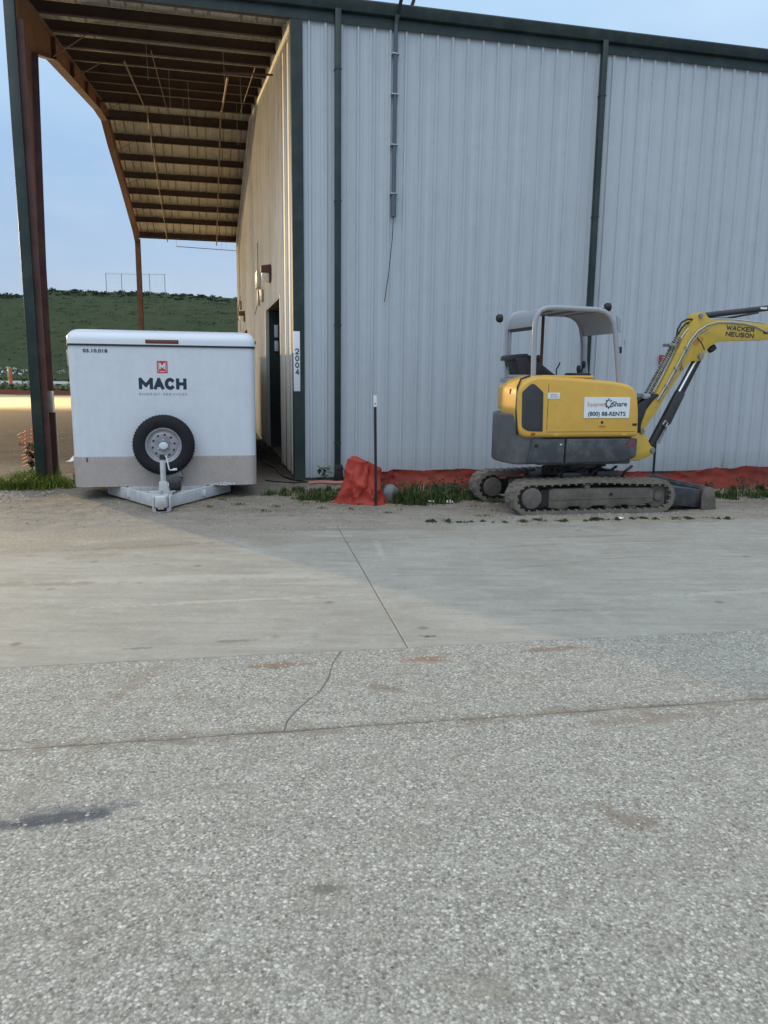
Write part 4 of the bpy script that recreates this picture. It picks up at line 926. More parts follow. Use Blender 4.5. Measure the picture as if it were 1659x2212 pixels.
def make_track(y0, y1):
    t = empty('track', parent=ex); P = track_path(); n = len(P)
    nr = []
    for i in range(n):
        a = Vector(P[i - 1]); b = Vector(P[(i + 1) % n]); d = (b - a).normalized(); nr.append(Vector((-d.y, d.x)))
    c = Vector((0.02, .22))
    nr = [v if (Vector(P[i]) - c).dot(v) > 0 else -v for i, v in enumerate(nr)]
    V = []; F_ = []
    th = .048
    for i in range(n):
        p = Vector(P[i]); o = p + nr[i] * .004; q = p - nr[i] * (th - .004)
        V += [(o.x, y0, o.y), (o.x, y1, o.y), (q.x, y1, q.y), (q.x, y0, q.y)]
    for i in range(n):
        a = 4 * i; b = 4 * ((i + 1) % n)
        F_ += [(a, a + 1, b + 1, b), (a + 1, a + 2, b + 2, b + 1), (a + 2, a + 3, b + 3, b + 2), (a + 3, a, b, b + 3)]
    MB().add(V, F_).build('belt', 'track', t, smooth=35)
    # arc-length placed lugs outside and teeth inside
    L = [0]
    for i in range(n): L.append(L[-1] + (Vector(P[(i + 1) % n]) - Vector(P[i])).length)
    tot = L[-1]; K = 46
    lug = MB(); lug.prism([(-.024, -.002), (-.017, .014), (.017, .014), (.024, -.002)], 0, (y1 - y0) * .46, 'y'); lme = lug.mesh('lug', smooth=0)
    tooth = MB(); tooth.box(-.012, .012, 0, .05, -.020, .0); tme = tooth.mesh('drive_tooth', smooth=0)
    for k in range(K):
        for side in (0, 1):
            s = ((k + .5 * side) / K * tot) % tot; i = max(j for j in range(n) if L[j] <= s); f = (s - L[i]) / (L[i + 1] - L[i])
            p = Vector(P[i]).lerp(Vector(P[(i + 1) % n]), f); nn = nr[i].lerp(nr[(i + 1) % n], f).normalized()
            a = math.atan2(nn.x, nn.y)
            o = link('lug', lme, 'track', t); o.location = (p.x, y0 if side == 0 else (y0 + y1) / 2, p.y); o.rotation_euler = (0, a, 0)
            if side == 0:
                for yy in (y0 + .002,):
                    q = p - nn * .043
                    if yy == y0 + .002:
                        o = link('drive_tooth', tme, 'track', t); o.location = (q.x, y0 + .004, q.y); o.rotation_euler = (0, a, 0)
    ym = (y0 + y1) / 2; s = -1
    MB().lathe([(.165, .03), (.165, .20)], (-.865, y0 + .01, .232), 'y', 24).build('sprocket', 'black', t)
    MB().lathe([(.001, -.005), (.118, -.005), (.130, .01), (.130, .08)], (-.835, y0 + .005, .225), 'y', 28).build('drive_motor_cover', 'undercar', t, smooth=30)
    MB().lathe([(.001, .02), (.06, .02), (.07, .05), (.150, .05), (.155, .07), (.155, .2)], (.895, y0 + .02, .215), 'y', 24).build('idler', 'undercar', t, smooth=30)
    fr_ = MB(); fr_.prism([(-.60, .10), (-.50, .085), (-.36, .085), (-.33, .11), (-.20, .11), (-.16, .085), (-.05, .085), (-.01, .112), (.14, .112), (.18, .088), (.28, .088), (.32, .115), (.45, .115), (.50, .095), (.76, .125), (.82, .15), (.82, .30), (.74, .325), (-.56, .335), (-.60, .315)], y0 + .03, y1 - .05, 'y')
    fr_.build('track_frame', 'undercar', t, bevel=.012)
    MB().prism([(-.57, .20), (.78, .20), (.78, .215), (-.57, .215)], y0 + .022, y0 + .031, 'y').build('frame_rib', 'undercar', t)
    MB().box(.20, .245, y0 + .024, y0 + .032, .235, .268).build('frame_hole_patch', 'dark', t)  # dark block on the frame face drawn as a shaded hole
    MB().box(-.70, -.60, y0 + .06, y1 - .06, .12, .32).build('frame_neck', 'black', t)
    for x in (-.42, -.12, .22, .54):
        MB().lathe([(.055, .03), (.055, .2)], (x, y0 + .02, .095), 'y', 16).build('roller', 'undercar', t)
    MB().lathe([(.001, -.002), (.036, -.002), (.042, .01), (.042, .2)], (-.10, y0 + .03, .355), 'y', 16).build('top_roller', 'undercar', t, smooth=30)
    return t
t1 = make_track(-.65, -.37)
t2 = copy_tree(t1, ex); t2.location = (-.12, 1.0, 0); t2.scale = (1, 1, 1)
# centre frame, turntable
MB().prism([(-.55, .26), (.55, .26), (.5, .42), (.3, .46), (-.3, .46), (-.5, .42)], -.40, .40, 'y').build('centre_frame', 'black', ex, bevel=.02)
MB().lathe([(.40, .44), (.40, .50), (.36, .50), (.36, .56), (.42, .56), (.42, .62)], (.0, 0, 0), 'z', 40).build('turntable', 'black', ex, smooth=30)
MB().box(-.38, -.12, -.5, -.34, .40, .52).box(.1, .36, -.48, -.30, .40, .53).build('swing_motor', 'black', ex, bevel=.03)
for i in range(5):
    x = -.42 + i * .22; MB().tube([(x, -.42, .42), (x + .04, -.46, .52), (x + .16, -.40, .57)], .018, 8).build('hose', 'black', ex)
mb = MB()
for i in range(24):
    a = 2 * PI * i / 24; mb.lathe([(.016, 0), (.016, .02)], (.385 * math.cos(a), .385 * math.sin(a), .50), 'z', 6)
mb.build('turntable_bolts', 'undercar', ex, smooth=0)
# blade
bl = empty('dozer_blade', parent=ex)
MB().prism([(1.56, .0), (1.585, .0), (1.555, .10), (1.545, .20), (1.57, .285), (1.60, .315), (1.57, .315), (1.53, .28), (1.51, .19), (1.525, .09)], -.62, .62, 'y').build('mouldboard', 'blade', bl, bevel=.003)
for y in (-.66, .62): MB().prism([(1.50, .0), (1.70, -.0), (1.705, .05), (1.665, .26), (1.63, .31), (1.52, .31), (1.49, .20)], y, y + .035, 'y').build('end_plate', 'undercar', bl, bevel=.006)
for y in (-.30, .30): MB().bar((.55, y, .22), (1.54, y, .17), .07, .11).build('blade_arm', 'blade', bl, bevel=.008)
MB().prism([(1.0, .10), (1.52, .04), (1.52, .27), (1.0, .33)], -.60, -.34, 'y').build('blade_brace', 'blade', bl, bevel=.01)
MB().tube([(.5, 0, .33), (1.5, 0, .22)], .04, 10).build('blade_cylinder', 'black', bl)
# house
hs = empty('house', parent=ex)
def arc(r, a0, a1, n=16, cx=0., cy=0.):
    return [(cx - r * math.cos(a0 + (a1 - a0) * i / n), cy + r * math.sin(a0 + (a1 - a0) * i / n)) for i in range(n + 1)]
a_ = math.radians(33)
tail = [(-.70, -.60), (-1.03, -.60), (-1.09, -.48), (-1.125, -.30), (-1.13, -.12), (-1.11, .03), (-1.06, .19), (-.97, .34), (-.84, .47), (-.70, .55)]
cw_poly = tail
def tl(k, x1=-.7): return [(x * k if x < -.7 else x1, y * (k if abs(y) > .01 else 1)) for x, y in tail]
MB().prism([(x, y) for x, y in cw_poly], .635, 1.235, 'z').build('counterweight', 'mgrey2', hs, bevel=.03, seg=3)
for z in (.82,): 
    MB().lathe([(.022, -.006), (.022, .02)], (-.80, -.628, .865), 'y', 14).build('tie_down', 'dark', hs)
    MB().lathe([(.02, -.006), (.02, .02)], (-.93, -.610, 1.16), 'y', 12).build('tie_down', 'dark', hs)
# inner mass
MB().prism([(-.75, -.56), (.50, -.56), (.50, .56), (-.75, .50)], .62, 1.25, 'z').build('deck', 'mgrey', hs, bevel=.02)
# grey lower skirts
MB().prism([(-.92, .655), (-.43, .645), (-.425, .945), (-.86, .945), (-.88, .80)], -.622, -.57, 'y').build('skirt_panel', 'mgrey', hs, bevel=.016, seg=3)
MB().prism([(-.418, .645), (.33, .655), (.47, .685), (.535, .72), (.535, .945), (-.413, .945)], -.635, -.57, 'y').build('skirt_panel', 'mgrey', hs, bevel=.02, seg=3)
MB().box(-.50, -.47, -.628, -.615, .865, .885).build('latch', 'chrome', hs, bevel=.003)
MB().prism([(.40, .83), (.51, .83), (.51, .92), (.40, .92)], -.6362, -.634, 'y').build('faded_decal', mat('faded_decal', (.14, .045, .06), .6, var=.4, vs_=40), hs, smooth=0)
# yellow side hood
def rpoly(pts, n=5):
    """closed polygon with per-corner radius (x,z,r)"""
    out = []; k = len(pts)
    for i in range(k):
        p = Vector(pts[i][:2]); r = pts[i][2]
        if r <= 0: out.append(tuple(p)); continue
        a = Vector(pts[i - 1][:2]); b = Vector(pts[(i + 1) % k][:2]); da = (a - p).normalized(); db = (b - p).normalized()
        r = min(r, (a - p).length * .48, (b - p).length * .48)
        s, e = p + da * r, p + db * r
        for j in range(n + 1):
            t = j / n; out.append(tuple((s * (1 - t) ** 2 + p * 2 * t * (1 - t) + e * t * t)))
    return out
hood = rpoly([(-1.035, .962, .12), (-1.075, 1.30, .0), (-1.075, 1.58, .18), (-.86, 1.695, .12), (-.30, 1.668, .0), (.20, 1.63, .1), (.47, 1.575, .22), (.525, 1.30, .1), (.54, .962, 0)])
MB().prism(hood, -.645, -.06, 'y').build('side_hood', 'yellow', hs, bevel=.05, seg=4, smooth=50)
MB().box(-.70, .0, -.45, -.1, 1.66, 1.70).build('hood_step', 'yellow', hs, bevel=.02, seg=3)
for x0_, z0_, x1_, z1_ in ((-.69, 1.06, -.69, 1.60), (-.69, 1.03, .48, 1.03)):
    MB().bar((x0_, -.6455, z0_), (x1_, -.6455, z1_), .004, .004, (0, 1, 0)).build('panel_seam', 'mgrille', hs, smooth=0)
MB().box(.44, .50, -.650, -.643, 1.10, 1.13).build('hood_latch', 'black', hs, bevel=.003)
for x_ in (-.60, .30): MB().box(x_, x_ + .07, -.649, -.642, .985, 1.0).build('hood_hinge', 'yellow', hs, bevel=.002)
for x_ in (-.38, .36): MB().lathe([(.001, -.006), (.010, -.006), (.010, .004)], (x_, -.622 if x_ < -.42 else -.636, .90), 'y', 8).build('bolt', 'steel', hs)
# rear yellow hood, curved
MB().prism(tl(.945), 1.262, 1.575, 'z').build('rear_hood', 'yellow', hs, bevel=.05, seg=4, smooth=50)
MB().prism(tl(.88), 1.230, 1.266, 'z').build('hood_gap', 'black', hs)
MB().prism(tl(.84), 1.57, 1.60, 'z').build('rear_vent', 'black', hs, bevel=.006)
MB().box(-.88, -.70, -.42, .44, 1.60, 1.655).build('canopy_base', 'canopy', hs, bevel=.012)
# left-side deck under the operator
MB().box(-.72, .50, -.05, .56, 1.24, 1.30).build('floor_plate', 'black', hs)
MB().box(-.72, -.30, -.05, .50, 1.30, 1.52).build('seat_base', 'mgrey', hs, bevel=.03)
# grille
gr = rpoly([(-1.012, 1.085, .05), (-1.022, 1.50, .02), (-.895, 1.615, .06), (-.755, 1.50, .02), (-.742, 1.035, .01), (-.93, 1.04, .05)])
g_ = MB().prism(gr, -.654, -.60, 'y').build('grille', 'mgrille', hs, bevel=.006)
MB().prism([(-.965, 1.08), (-.97, 1.42), (-.79, 1.42), (-.79, 1.08)], -.658, -.652, 'y').build('grille_mesh', mat('grille_mesh', (.05, .052, .055), .7, var=.5, vs_=220), g_, smooth=0)
for i in range(11):
    MB().box(-.965, -.79, -.6615, -.6575, 1.095 + i * .030, 1.103 + i * .030).build('grille_bar', 'mgrille', g_, smooth=0)
# groove between hood and rear
mb = MB(); mb.tube([(-1.05, -.60, 1.0), (-1.068, -.60, 1.30), (-1.066, -.60, 1.56), (-1.02, -.59, 1.65), (-.90, -.57, 1.69)], .014, 6); mb.build('hood_seam', 'black', hs)
# decals and signs
MB().box(-.885, -.835, -.6485, -.644, .985, 1.02).build('red_reflector', 'redp', hs)
st_ = MB().box(-.695, -.545, -.6485, -.644, 1.425, 1.495).build('service_sticker', 'signwhite', hs)
lettering('lettering', 'SERVICE', .024, 'greyletter', st_, (-.62, -.65, 1.472)); lettering('lettering', '1 800 RENTS', .020, 'greyletter', st_, (-.62, -.65, 1.445))
sn = MB().box(-.220, .385, -.6525, -.645, 1.195, 1.445).build('rental_sign', 'signwhite', hs, bevel=.002, seg=1)
lettering('lettering', 'Equipment', .072, 'orangel', sn, (-.055, -.6535, 1.358), width=.25, depth=.001)
lettering('lettering', 'Share', .085, 'navy', sn, (.245, -.6535, 1.362), bold=.02, width=.20, depth=.001)
mb = MB()
for i in range(8):
    a = 2 * PI * i / 8; mb.bar((.10 + .028 * math.cos(a), -.6535, 1.368 + .034 * math.sin(a)), (.10 + .052 * math.cos(a), -.6535, 1.368 + .062 * math.sin(a)), .001, .016)
mb.tube([(.10 + .034 * math.cos(2 * PI * q / 20), -.6535, 1.368 + .041 * math.sin(2 * PI * q / 20)) for q in range(5, 21)], .0065, 4); mb.build('gear_emblem', 'navy', sn, smooth=0)
MB().box(.10, .16, -.6538, -.653, 1.325, 1.335).build('gear_dash', 'orangel', sn, smooth=0)
lettering('lettering', '(800) 88-RENTS', .070, 'navy', sn, (.083, -.6535, 1.243), bold=.025, width=.50, depth=.001)
MB().lathe([(.018, 0), (.018, .003)], (.03, -.6485, 1.142), 'y', 14).build('fuel_symbol', 'navy', hs, smooth=0)
lettering('lettering', 'DIESEL', .034, 'orangel', hs, (.03, -.6475, 1.092), bold=.03)
rd = empty('rear_decal', parent=hs)
for i, (a, b, c) in enumerate(((-.985, -.60, 1.0),)):
    pass
pa, pb = Vector((-1.03 * .945, -.60 * .945, 0)), Vector((-1.125 * .945, -.30 * .945, 0)); rt = (pa - pb).normalized(); nrm = Vector((rt.y, -rt.x, 0)); nrm = nrm if nrm.x < 0 else -nrm
p0 = (pa * .42 + pb * .58) + nrm * .006
stroke('lettering', '3503', .085, 'mgrille', rd, p0 + Vector((0, 0, 1.395)), right=rt, wd=.018, width=.20)
MB().box(-.045, -.01, -.004, .0, -.03, .03).build('decal_patch', 'redp', rd).location = p0 + Vector((.0, .0, 1.50)) + nrm * .01
MB().box(.01, .06, -.004, .0, -.03, .02).build('decal_patch', 'signwhite', rd).location = p0 + Vector((.0, .0, 1.50)) + nrm * .01
# canopy frame
path = [(-.805, 1.62), (-.812, 2.0), (-.815, 2.27), (-.80, 2.38), (-.755, 2.45), (-.68, 2.482), (-.55, 2.49), (-.02, 2.482), (.08, 2.46), (.16, 2.41), (.21, 2.33), (.24, 2.22), (.285, 1.95), (.335, 1.60)]
cp_ = empty('canopy', parent=hs)
for y in (-.45, .40):
    MB().tube([(x, y, z) for x, z in path], .031, 12).build('canopy_hoop', 'canopy', cp_)
# sheet roof
V = []; sub = path[2:12]
for x, z in sub: V += [(x, -.45, z + .008), (x, .40, z + .008)]
for x, z in sub: V += [(x, -.45, z - .012), (x, .40, z - .012)]
k = len(sub) * 2
F_ = [(2 * i, 2 * i + 1, 2 * i + 3, 2 * i + 2) for i in range(len(sub) - 1)] + [(k + 2 * i, k + 2 * i + 2, k + 2 * i + 3, k + 2 * i + 1) for i in range(len(sub) - 1)] + [(0, k, k + 1, 1), (k - 2, k - 1, 2 * k - 1, 2 * k - 2)]
for i in range(len(sub) - 1): F_ += [(2 * i, 2 * i + 2, k + 2 * i + 2, k + 2 * i), (2 * i + 1, k + 2 * i + 1, k + 2 * i + 3, 2 * i + 3)]
MB().add(V, F_).build('roof_sheet', 'canopy', cp_, smooth=40)
for x in (-.55, -.25, .0): MB().box(x - .025, x + .025, -.42, .37, 2.445, 2.475).build('roof_rib', 'canopy', cp_, bevel=.006)
MB().box(-.84, -.79, -.45, .40, 1.655, 1.70).build('rear_rail', 'canopy', cp_, bevel=.008)
MB().box(-.825, -.80, -.43, .38, 2.23, 2.27).build('rear_rail', 'black', cp_)
MB().box(-.83, -.80, .30, .325, 1.68, 2.25).build('rear_bar', 'canopy', cp_)
MB().prism([(.19, 2.36), (.30, 2.20), (.32, 1.62), (.26, 1.62), (.235, 2.12)], .36, .44, 'y').build('front_post_gusset', 'canopy', cp_, bevel=.01)
MB().tube([(-.62, -.40, 1.66), (-.62, -.40, 2.45)], .022, 8).build('inner_post', 'rafter', cp_).location = (.255, .72, 0)
# work lights
def worklight(x, y, z, dx, name='work_light'):
    l = empty(name, parent=cp_)
    MB().tube([(x, y, z), (x + dx * .04, y, z + .03)], .012, 8).build('light_bracket', 'chrome', l)
    MB().lathe([(.001, -.02), (.035, -.02), (.052, .0), (.052, .045), (.046, .05)], (x + dx * .05, y, z + .06), 'x', 18).build('light_body', 'black', l, smooth=35)
    MB().lathe([(.044, .0), (.001, .004)], (x + dx * .05 + .052, y, z + .06), 'x', 18).build('light_lens', 'chrome', l)
worklight(-.96, .25, 2.34, -1); worklight(.24, -.10, 2.49, 1)
MB().tube([(.13, -.10, 2.47), (.25, -.10, 2.55)], .022, 8).build('light_arm', 'canopy', cp_)
# mirror / wiper bits on the front post
MB().box(.30, .335, -.47, -.44, 1.97, 2.05).build('latch', 'black', cp_, bevel=.006)
MB().tube([(.33, -.45, 2.06), (.37, -.45, 2.13), (.385, -.45, 2.05)], .007, 6).build('handle', 'canopy', cp_)
MB().prism([(.25, 2.42), (.31, 2.38), (.33, 2.22), (.28, 2.24)], -.44, -.425, 'y').build('front_visor', 'canopy', cp_)
# operator station
sm = empty('seat', parent=hs)
MB().prism(rpoly([(-.74, 1.50, .02), (-.86, 1.90, .04), (-.70, 1.94, .04), (-.60, 1.72, .05), (-.56, 1.55, .02)]), .0, .40, 'y').build('backrest', 'seat', sm, bevel=.03, seg=3)
MB().prism(rpoly([(-.92, 1.87, .03), (-.90, 1.94, .03), (-.68, 1.965, .03), (-.66, 1.90, .03)]), .02, .38, 'y').build('headrest', 'seat', sm, bevel=.02, seg=2)
MB().prism(rpoly([(-.62, 1.52, .03), (-.62, 1.64, .04), (-.22, 1.62, .05), (-.20, 1.52, .03)]), .0, .42, 'y').build('cushion', 'seat', sm, bevel=.03, seg=3)
MB().prism([(-.67, 1.95), (-.30, 1.70), (-.30, 1.62), (-.67, 1.62)], .0, .05, 'y').build('armrest', 'seat', sm, bevel=.015)
for x, y, z, dx in ((-.50, .05, 1.90, -.03), (.14, .22, 1.84, .05), (.07, .12, 1.78, 0)):
    l = MB().tube([(x, y, 1.5), (x + dx * .4, y, z - .08), (x + dx, y, z)], .012, 8).build('lever', 'black', hs)
    MB().lathe([(.016, -.05), (.026, -.02), (.028, .02), (.018, .045), (.001, .05)], (x + dx, y, z), 'z', 12).build('knob', 'black', l)
MB().tube([(-.25, .1, 1.6), (-.25, .1, 1.78), (-.22, .1, 1.82), (-.205, .1, 1.86)], .009, 6).build('lever', 'black', hs)
MB().prism(rpoly([(-.02, 1.66, .02), (-.02, 1.73, .03), (.22, 1.73, .03), (.22, 1.66, .02)]), .05, .35, 'y').build('console', 'black', hs, bevel=.015)
MB().lathe([(.001, .03), (.06, .028), (.07, .01), (.04, 0)], (-.08, -.02, 1.70), 'z', 20).build('intake_cap', 'black', hs)
# swing post and boom
sp_ = MB().prism(rpoly([(.50, .62, .02), (.86, .605, .05), (1.00, .66, .06), (1.085, .70, .05), (1.09, .775, .04), (1.03, .795, .03), (.97, .885, .05), (.925, .975, .03), (.80, .98, .03), (.52, .92, .02)]), -.16, .10, 'y').build('swing_bracket', 'yellow2', ex, bevel=.015)
for x, z in ((1.045, .745), (.872, .995)):
    MB().lathe([(.001, 0), (.030, 0), (.036, .012), (.036, .30)], (x, -.185, z), 'y', 16).build('pivot_pin', 'steel', sp_)
MB().prism([(.53, .64), (.62, .64), (.62, 1.30), (.53, 1.30)], -.14, .1, 'y').build('boom_mast', 'black', ex, bevel=.01)
bm_ = rpoly([(.835, .985, .03), (.832, 1.06, .04), (.857, 1.16, .1), (.915, 1.285, .1), (.99, 1.385, .08), (1.06, 1.50, .1), (1.171, 1.725, 0), (1.306, 2.02, 0), (1.374, 2.162, .1), (1.446, 2.28, .08), (1.50, 2.385, .05), (1.558, 2.505, .04), (1.66, 2.53, .04), (1.711, 2.462, .03), (1.79, 2.430, .06), (2.1, 2.425, .1), (2.62, 2.392, 0), (3.30, 2.33, .06), (3.36, 2.24, .05), (2.64, 2.190, 0), (2.15, 2.172, .15), (1.90, 2.155, .12), (1.76, 2.08, .08), (1.715, 2.0, .05), (1.70, 1.915, .04), (1.60, 1.90, .04), (1.535, 1.905, .05), (1.468, 1.856, .05), (1.385, 1.739, .0), (1.29, 1.596, 0), (1.194, 1.452, 0), (1.115, 1.315, .05), (1.04, 1.20, 0), (.938, 1.055, .05), (.90, .975, .04)])
boom = MB().prism(bm_, -.15, .05, 'y').build('boom', 'yellow2', ex, bevel=.010)
def offs(pts, y, r, name, material, parent, n=6): return MB().tube([(x, y, z) for x, z in pts], r, n).build(name, material, parent)
offs([(1.06, 1.40), (1.16, 1.56), (1.29, 1.80), (1.40, 2.02), (1.47, 2.16), (1.57, 2.28), (1.70, 2.36), (1.86, 2.402), (2.05, 2.404), (2.25, 2.392), (2.42, 2.362), (2.52, 2.325), (2.60, 2.29)], -.163, .010, 'hydraulic_pipe', 'galv', boom)
offs([(1.09, 1.38), (1.19, 1.54), (1.325, 1.78), (1.435, 2.0), (1.505, 2.14), (1.60, 2.255), (1.72, 2.33)], -.163, .008, 'hydraulic_pipe', 'steel', boom)
offs([(1.03, 1.50), (1.14, 1.71), (1.27, 1.99), (1.345, 2.15), (1.43, 2.28), (1.55, 2.39), (1.70, 2.44), (2.1, 2.445), (2.6, 2.41)], -.11, .012, 'hydraulic_pipe', 'galv', boom)
for k, (dx, y) in enumerate(((-.045, -.10), (-.005, -.13))):
    a = Vector((.965 + dx, y, 1.48)); b = Vector((1.345 + dx, y, 2.20)); d = (b - a); pts = []; nn = Vector((-d.z, 0, d.x)).normalized()
    for i in range(0, 240):
        t = i / 239; an = t * 2 * PI * 30; pts.append(a + d * t + nn * .019 * math.cos(an) + Vector((0, 1, 0)) * .019 * math.sin(an))
    MB().tube(pts, .0055, 4).build('hose_spring', 'galv', boom)
    MB().tube([a, b], .013, 8).build('hose', 'black', boom)
MB().box(-.06, .05, -.15, .02, -.02, .02).build('hose_clamp', 'steel', boom, bevel=.008).location = (1.25, 0, 2.10)
MB().box(-.05, .05, -.15, .02, -.035, .035).build('hose_clamp', 'galv', boom, bevel=.008).location = (.92, 0, 1.445)
offs([(1.31, 2.20), (1.32, 2.30), (1.37, 2.39), (1.45, 2.43), (1.54, 2.43)], -.10, .013, 'hose', 'black', boom, 8)
offs([(1.36, 2.24), (1.40, 2.32), (1.46, 2.38), (1.55, 2.41)], -.06, .013, 'hose', 'black', boom, 8)
offs([(.68, 1.02), (.72, 1.25), (.82, 1.38), (.92, 1.45)], -.09, .022, 'hose', 'black', boom, 8)
offs([(.72, .98), (.80, 1.20), (.90, 1.34), (1.00, 1.43)], -.13, .024, 'hose', 'black', boom, 8)
offs([(.66, 1.05), (.68, 1.24), (.78, 1.36), (.90, 1.42)], -.02, .022, 'hose', 'black', boom, 8)
MB().prism([(.74, .96), (.74, 1.26), (.80, 1.34), (.91, 1.41), (1.04, 1.48), (1.09, 1.465), (.99, 1.37), (.917, 1.27), (.86, 1.10), (.85, .98)], -.165, .06, 'y').build('hose_guard', 'black', boom, bevel=.012)
for x, z in ((1.43, 2.06), (1.30, 1.80), (1.18, 1.57)):
    MB().box(-.026, .022, -.172, -.150, -.025, .025).build('pipe_clip', 'steel', boom, bevel=.004).location = (x, 0, z)
MB().lathe([(.001, 0), (.026, 0), (.026, .26)], (1.60, -.18, 2.475), 'y', 14).build('pivot_pin', 'steel', boom)
MB().lathe([(.001, 0), (.036, 0), (.036, .26)], (1.645, -.18, 1.965), 'y', 16).build('pivot_pin', 'steel', boom)
lp_ = MB().lathe([(.040, -.03), (.044, 0), (.040, .06), (.02, .07)], (0, 0, 0), 'x', 16).build('boom_light', 'black', boom, smooth=30); lp_.location = (1.865, -.05, 2.06); lp_.rotation_euler = (0, -.55, 0)
stroke('lettering', 'WACKER', .062, 'mgrille', boom, (2.21, -.1502, 2.325), right=(1, 0, -.06), up=(.06, 0, 1), wd=.015, width=.425)
stroke('lettering', 'NEUSON', .062, 'mgrille', boom, (2.208, -.1502, 2.248), right=(1, 0, -.05), up=(.05, 0, 1), wd=.015, width=.425)
MB().prism([(2.56, 2.27), (2.63, 2.265), (2.63, 2.30), (2.56, 2.305)], -.1525, -.1495, 'y').build('decal', 'mgrille', boom, smooth=0)
sc1 = mat('lifting_decal', (.42, .20, .03), .5, var=.4, vs_=30)
MB().lathe([(.042, 0), (.042, .002)], (1.57, -.1525, 2.135), 'y', 14).build('decal', sc1, boom, smooth=0)
MB().lathe([(.034, 0), (.034, .002)], (1.64, -.1525, 2.18), 'y', 14).build('decal', sc1, boom, smooth=0)
MB().tube([(1.55, -.155, 2.22), (1.65, -.155, 2.13), (1.70, -.155, 2.05)], .006, 5).build('wire', 'black', boom)
MB().tube([(1.36, -.155, 1.86), (1.40, -.155, 1.80), (1.37, -.155, 1.78), (1.35, -.155, 1.84), (1.39, -.155, 1.86)], .005, 5).build('wire', 'black', boom)
# boom cylinder
bc = empty('boom_cylinder', parent=ex)
MB().tube([(1.06, -.08, .80), (1.42, -.08, 1.50)], .050, 16).build('barrel', 'black', bc)
MB().tube([(1.40, -.08, 1.46), (1.655, -.08, 1.945)], .019, 12).build('rod', 'chrome', bc)
MB().prism([(1.17, 1.09), (1.21, 1.03), (1.30, 1.09), (1.474, 1.47), (1.44, 1.515), (1.345, 1.50)], -.145, -.12, 'y').build('guard_plate', 'mgrille', bc, bevel=.006)
MB().prism([(1.12, .79), (1.19, .87), (1.37, 1.19), (1.45, 1.33), (1.742, 1.92), (1.705, 1.96), (1.655, 1.93), (1.53, 1.68), (1.42, 1.48), (1.24, 1.10)], -.06, .03, 'y').build('hose_cover', 'black', bc, bevel=.010)
pts = []
a = Vector((1.145, -.12, .83)); b = Vector((1.245, -.12, 1.05)); d = b - a; nn = Vector((-d.z, 0, d.x)).normalized()
for i in range(100):
    t = i / 99; an = t * 2 * PI * 12; pts.append(a + d * t + nn * .016 * math.cos(an) + Vector((0, 1, 0)) * .016 * math.sin(an))
MB().tube(pts, .005, 4).build('hose_spring', 'steel', bc)
MB().tube([(1.18, -.14, 1.08), (1.21, -.15, 1.13), (1.25, -.14, 1.10), (1.23, -.14, 1.05)], .011, 6).build('elbow', 'galv', bc)
# arm cylinder over the boom
ac = empty('arm_cylinder', parent=ex)
MB().tube([(1.62, -.05, 2.475), (2.95, -.05, 2.645)], .037, 16).build('barrel', 'mgrille', ac)
MB().tube([(2.95, -.05, 2.645), (3.35, -.05, 2.70)], .024, 12).build('rod', 'chrome', ac)
MB().tube([(1.76, -.09, 2.45), (2.02, -.10, 2.455), (2.2, -.10, 2.49), (2.5, -.09, 2.545)], .014, 8).build('hose', 'black', ac)
MB().box(-.05, .05, -.002, .0, -.012, .012).build('decal', 'litter', ac, smooth=0).location = (2.58, -.088, 2.603)
# arm and bucket (past the right edge of the picture)
MB().prism(rpoly([(3.28, 2.80, .04), (3.42, 2.80, .04), (3.50, 2.35, 0), (3.92, 1.05, .04), (3.80, 1.0, .04), (3.30, 2.20, .05)]), -.12, .02, 'y').build('arm', 'yellow2', ex, bevel=.01)
MB().prism([(3.70, 1.05), (3.98, 1.02), (4.15, .60), (3.98, .30), (3.62, .22), (3.40, .36), (3.44, .38), (3.64, .27), (3.95, .34), (4.09, .60), (3.93, .92), (3.72, .98)], -.30, .20, 'y').build('bucket', 'mgrey', ex, bevel=.006)

# ------------------------------------------------------------------ small things by the wall
# orange tarpaulin bundle
rr = random.Random(12); rings = 22; seg = 64; V = []; F_ = []
bx, by = -.27, 10.0
def crease(x, y, z):
    v = Vector((x * 3.2, y * 3.2, z * 3.2 + 7)); r = abs(noise.noise(v)) * 1.6 + abs(noise.noise(v * 2.3 + Vector((3, 1, 2)))) * .7 + abs(noise.noise(v * 5.1)) * .25
    return (.55 - r) * .115
for j in range(rings):
    t = j / (rings - 1)
    for i in range(seg):
        a = 2 * PI * i / seg; ca, sa = math.cos(a), math.sin(a)
        topz = .60 - .10 * (ca * .5 + .5) - .10 * max(0, ca - .4) - .03 * math.sin(2 * a)
        h = topz * t
        wx_ = .295 - .085 * t - .03 * math.sin(t * PI) + .04 * max(0, .12 - t) / .12; wy_ = .20 - .10 * t
        cx = -.02 + .035 * t
        f = crease(ca * .3, sa * .3 + 2, h * .8) * (1 - .35 * t) + .018 * math.sin(a * 4 + 5 * h)
        V.append((cx + (wx_ + f) * ca, (wy_ + f) * sa, max(h, .006)))
n0 = len(V); V.append((.0, 0, .545))
F_ = [(j * seg + i, j * seg + (i + 1) % seg, (j + 1) * seg + (i + 1) % seg, (j + 1) * seg + i) for j in range(rings - 1) for i in range(seg)] + [((rings - 1) * seg + i, (rings - 1) * seg + (i + 1) % seg, n0) for i in range(seg)]
tb = raw('tarp_bundle', V, F_, 'tarp', smooth=False); tb.location = (bx, by, .012)
tb.data.shade_smooth(); tb.data.set_sharp_from_angle(angle=math.radians(22))
tag(tb, 'crumpled bright orange tarpaulin bundle beside the black fence post', 'tarpaulin')
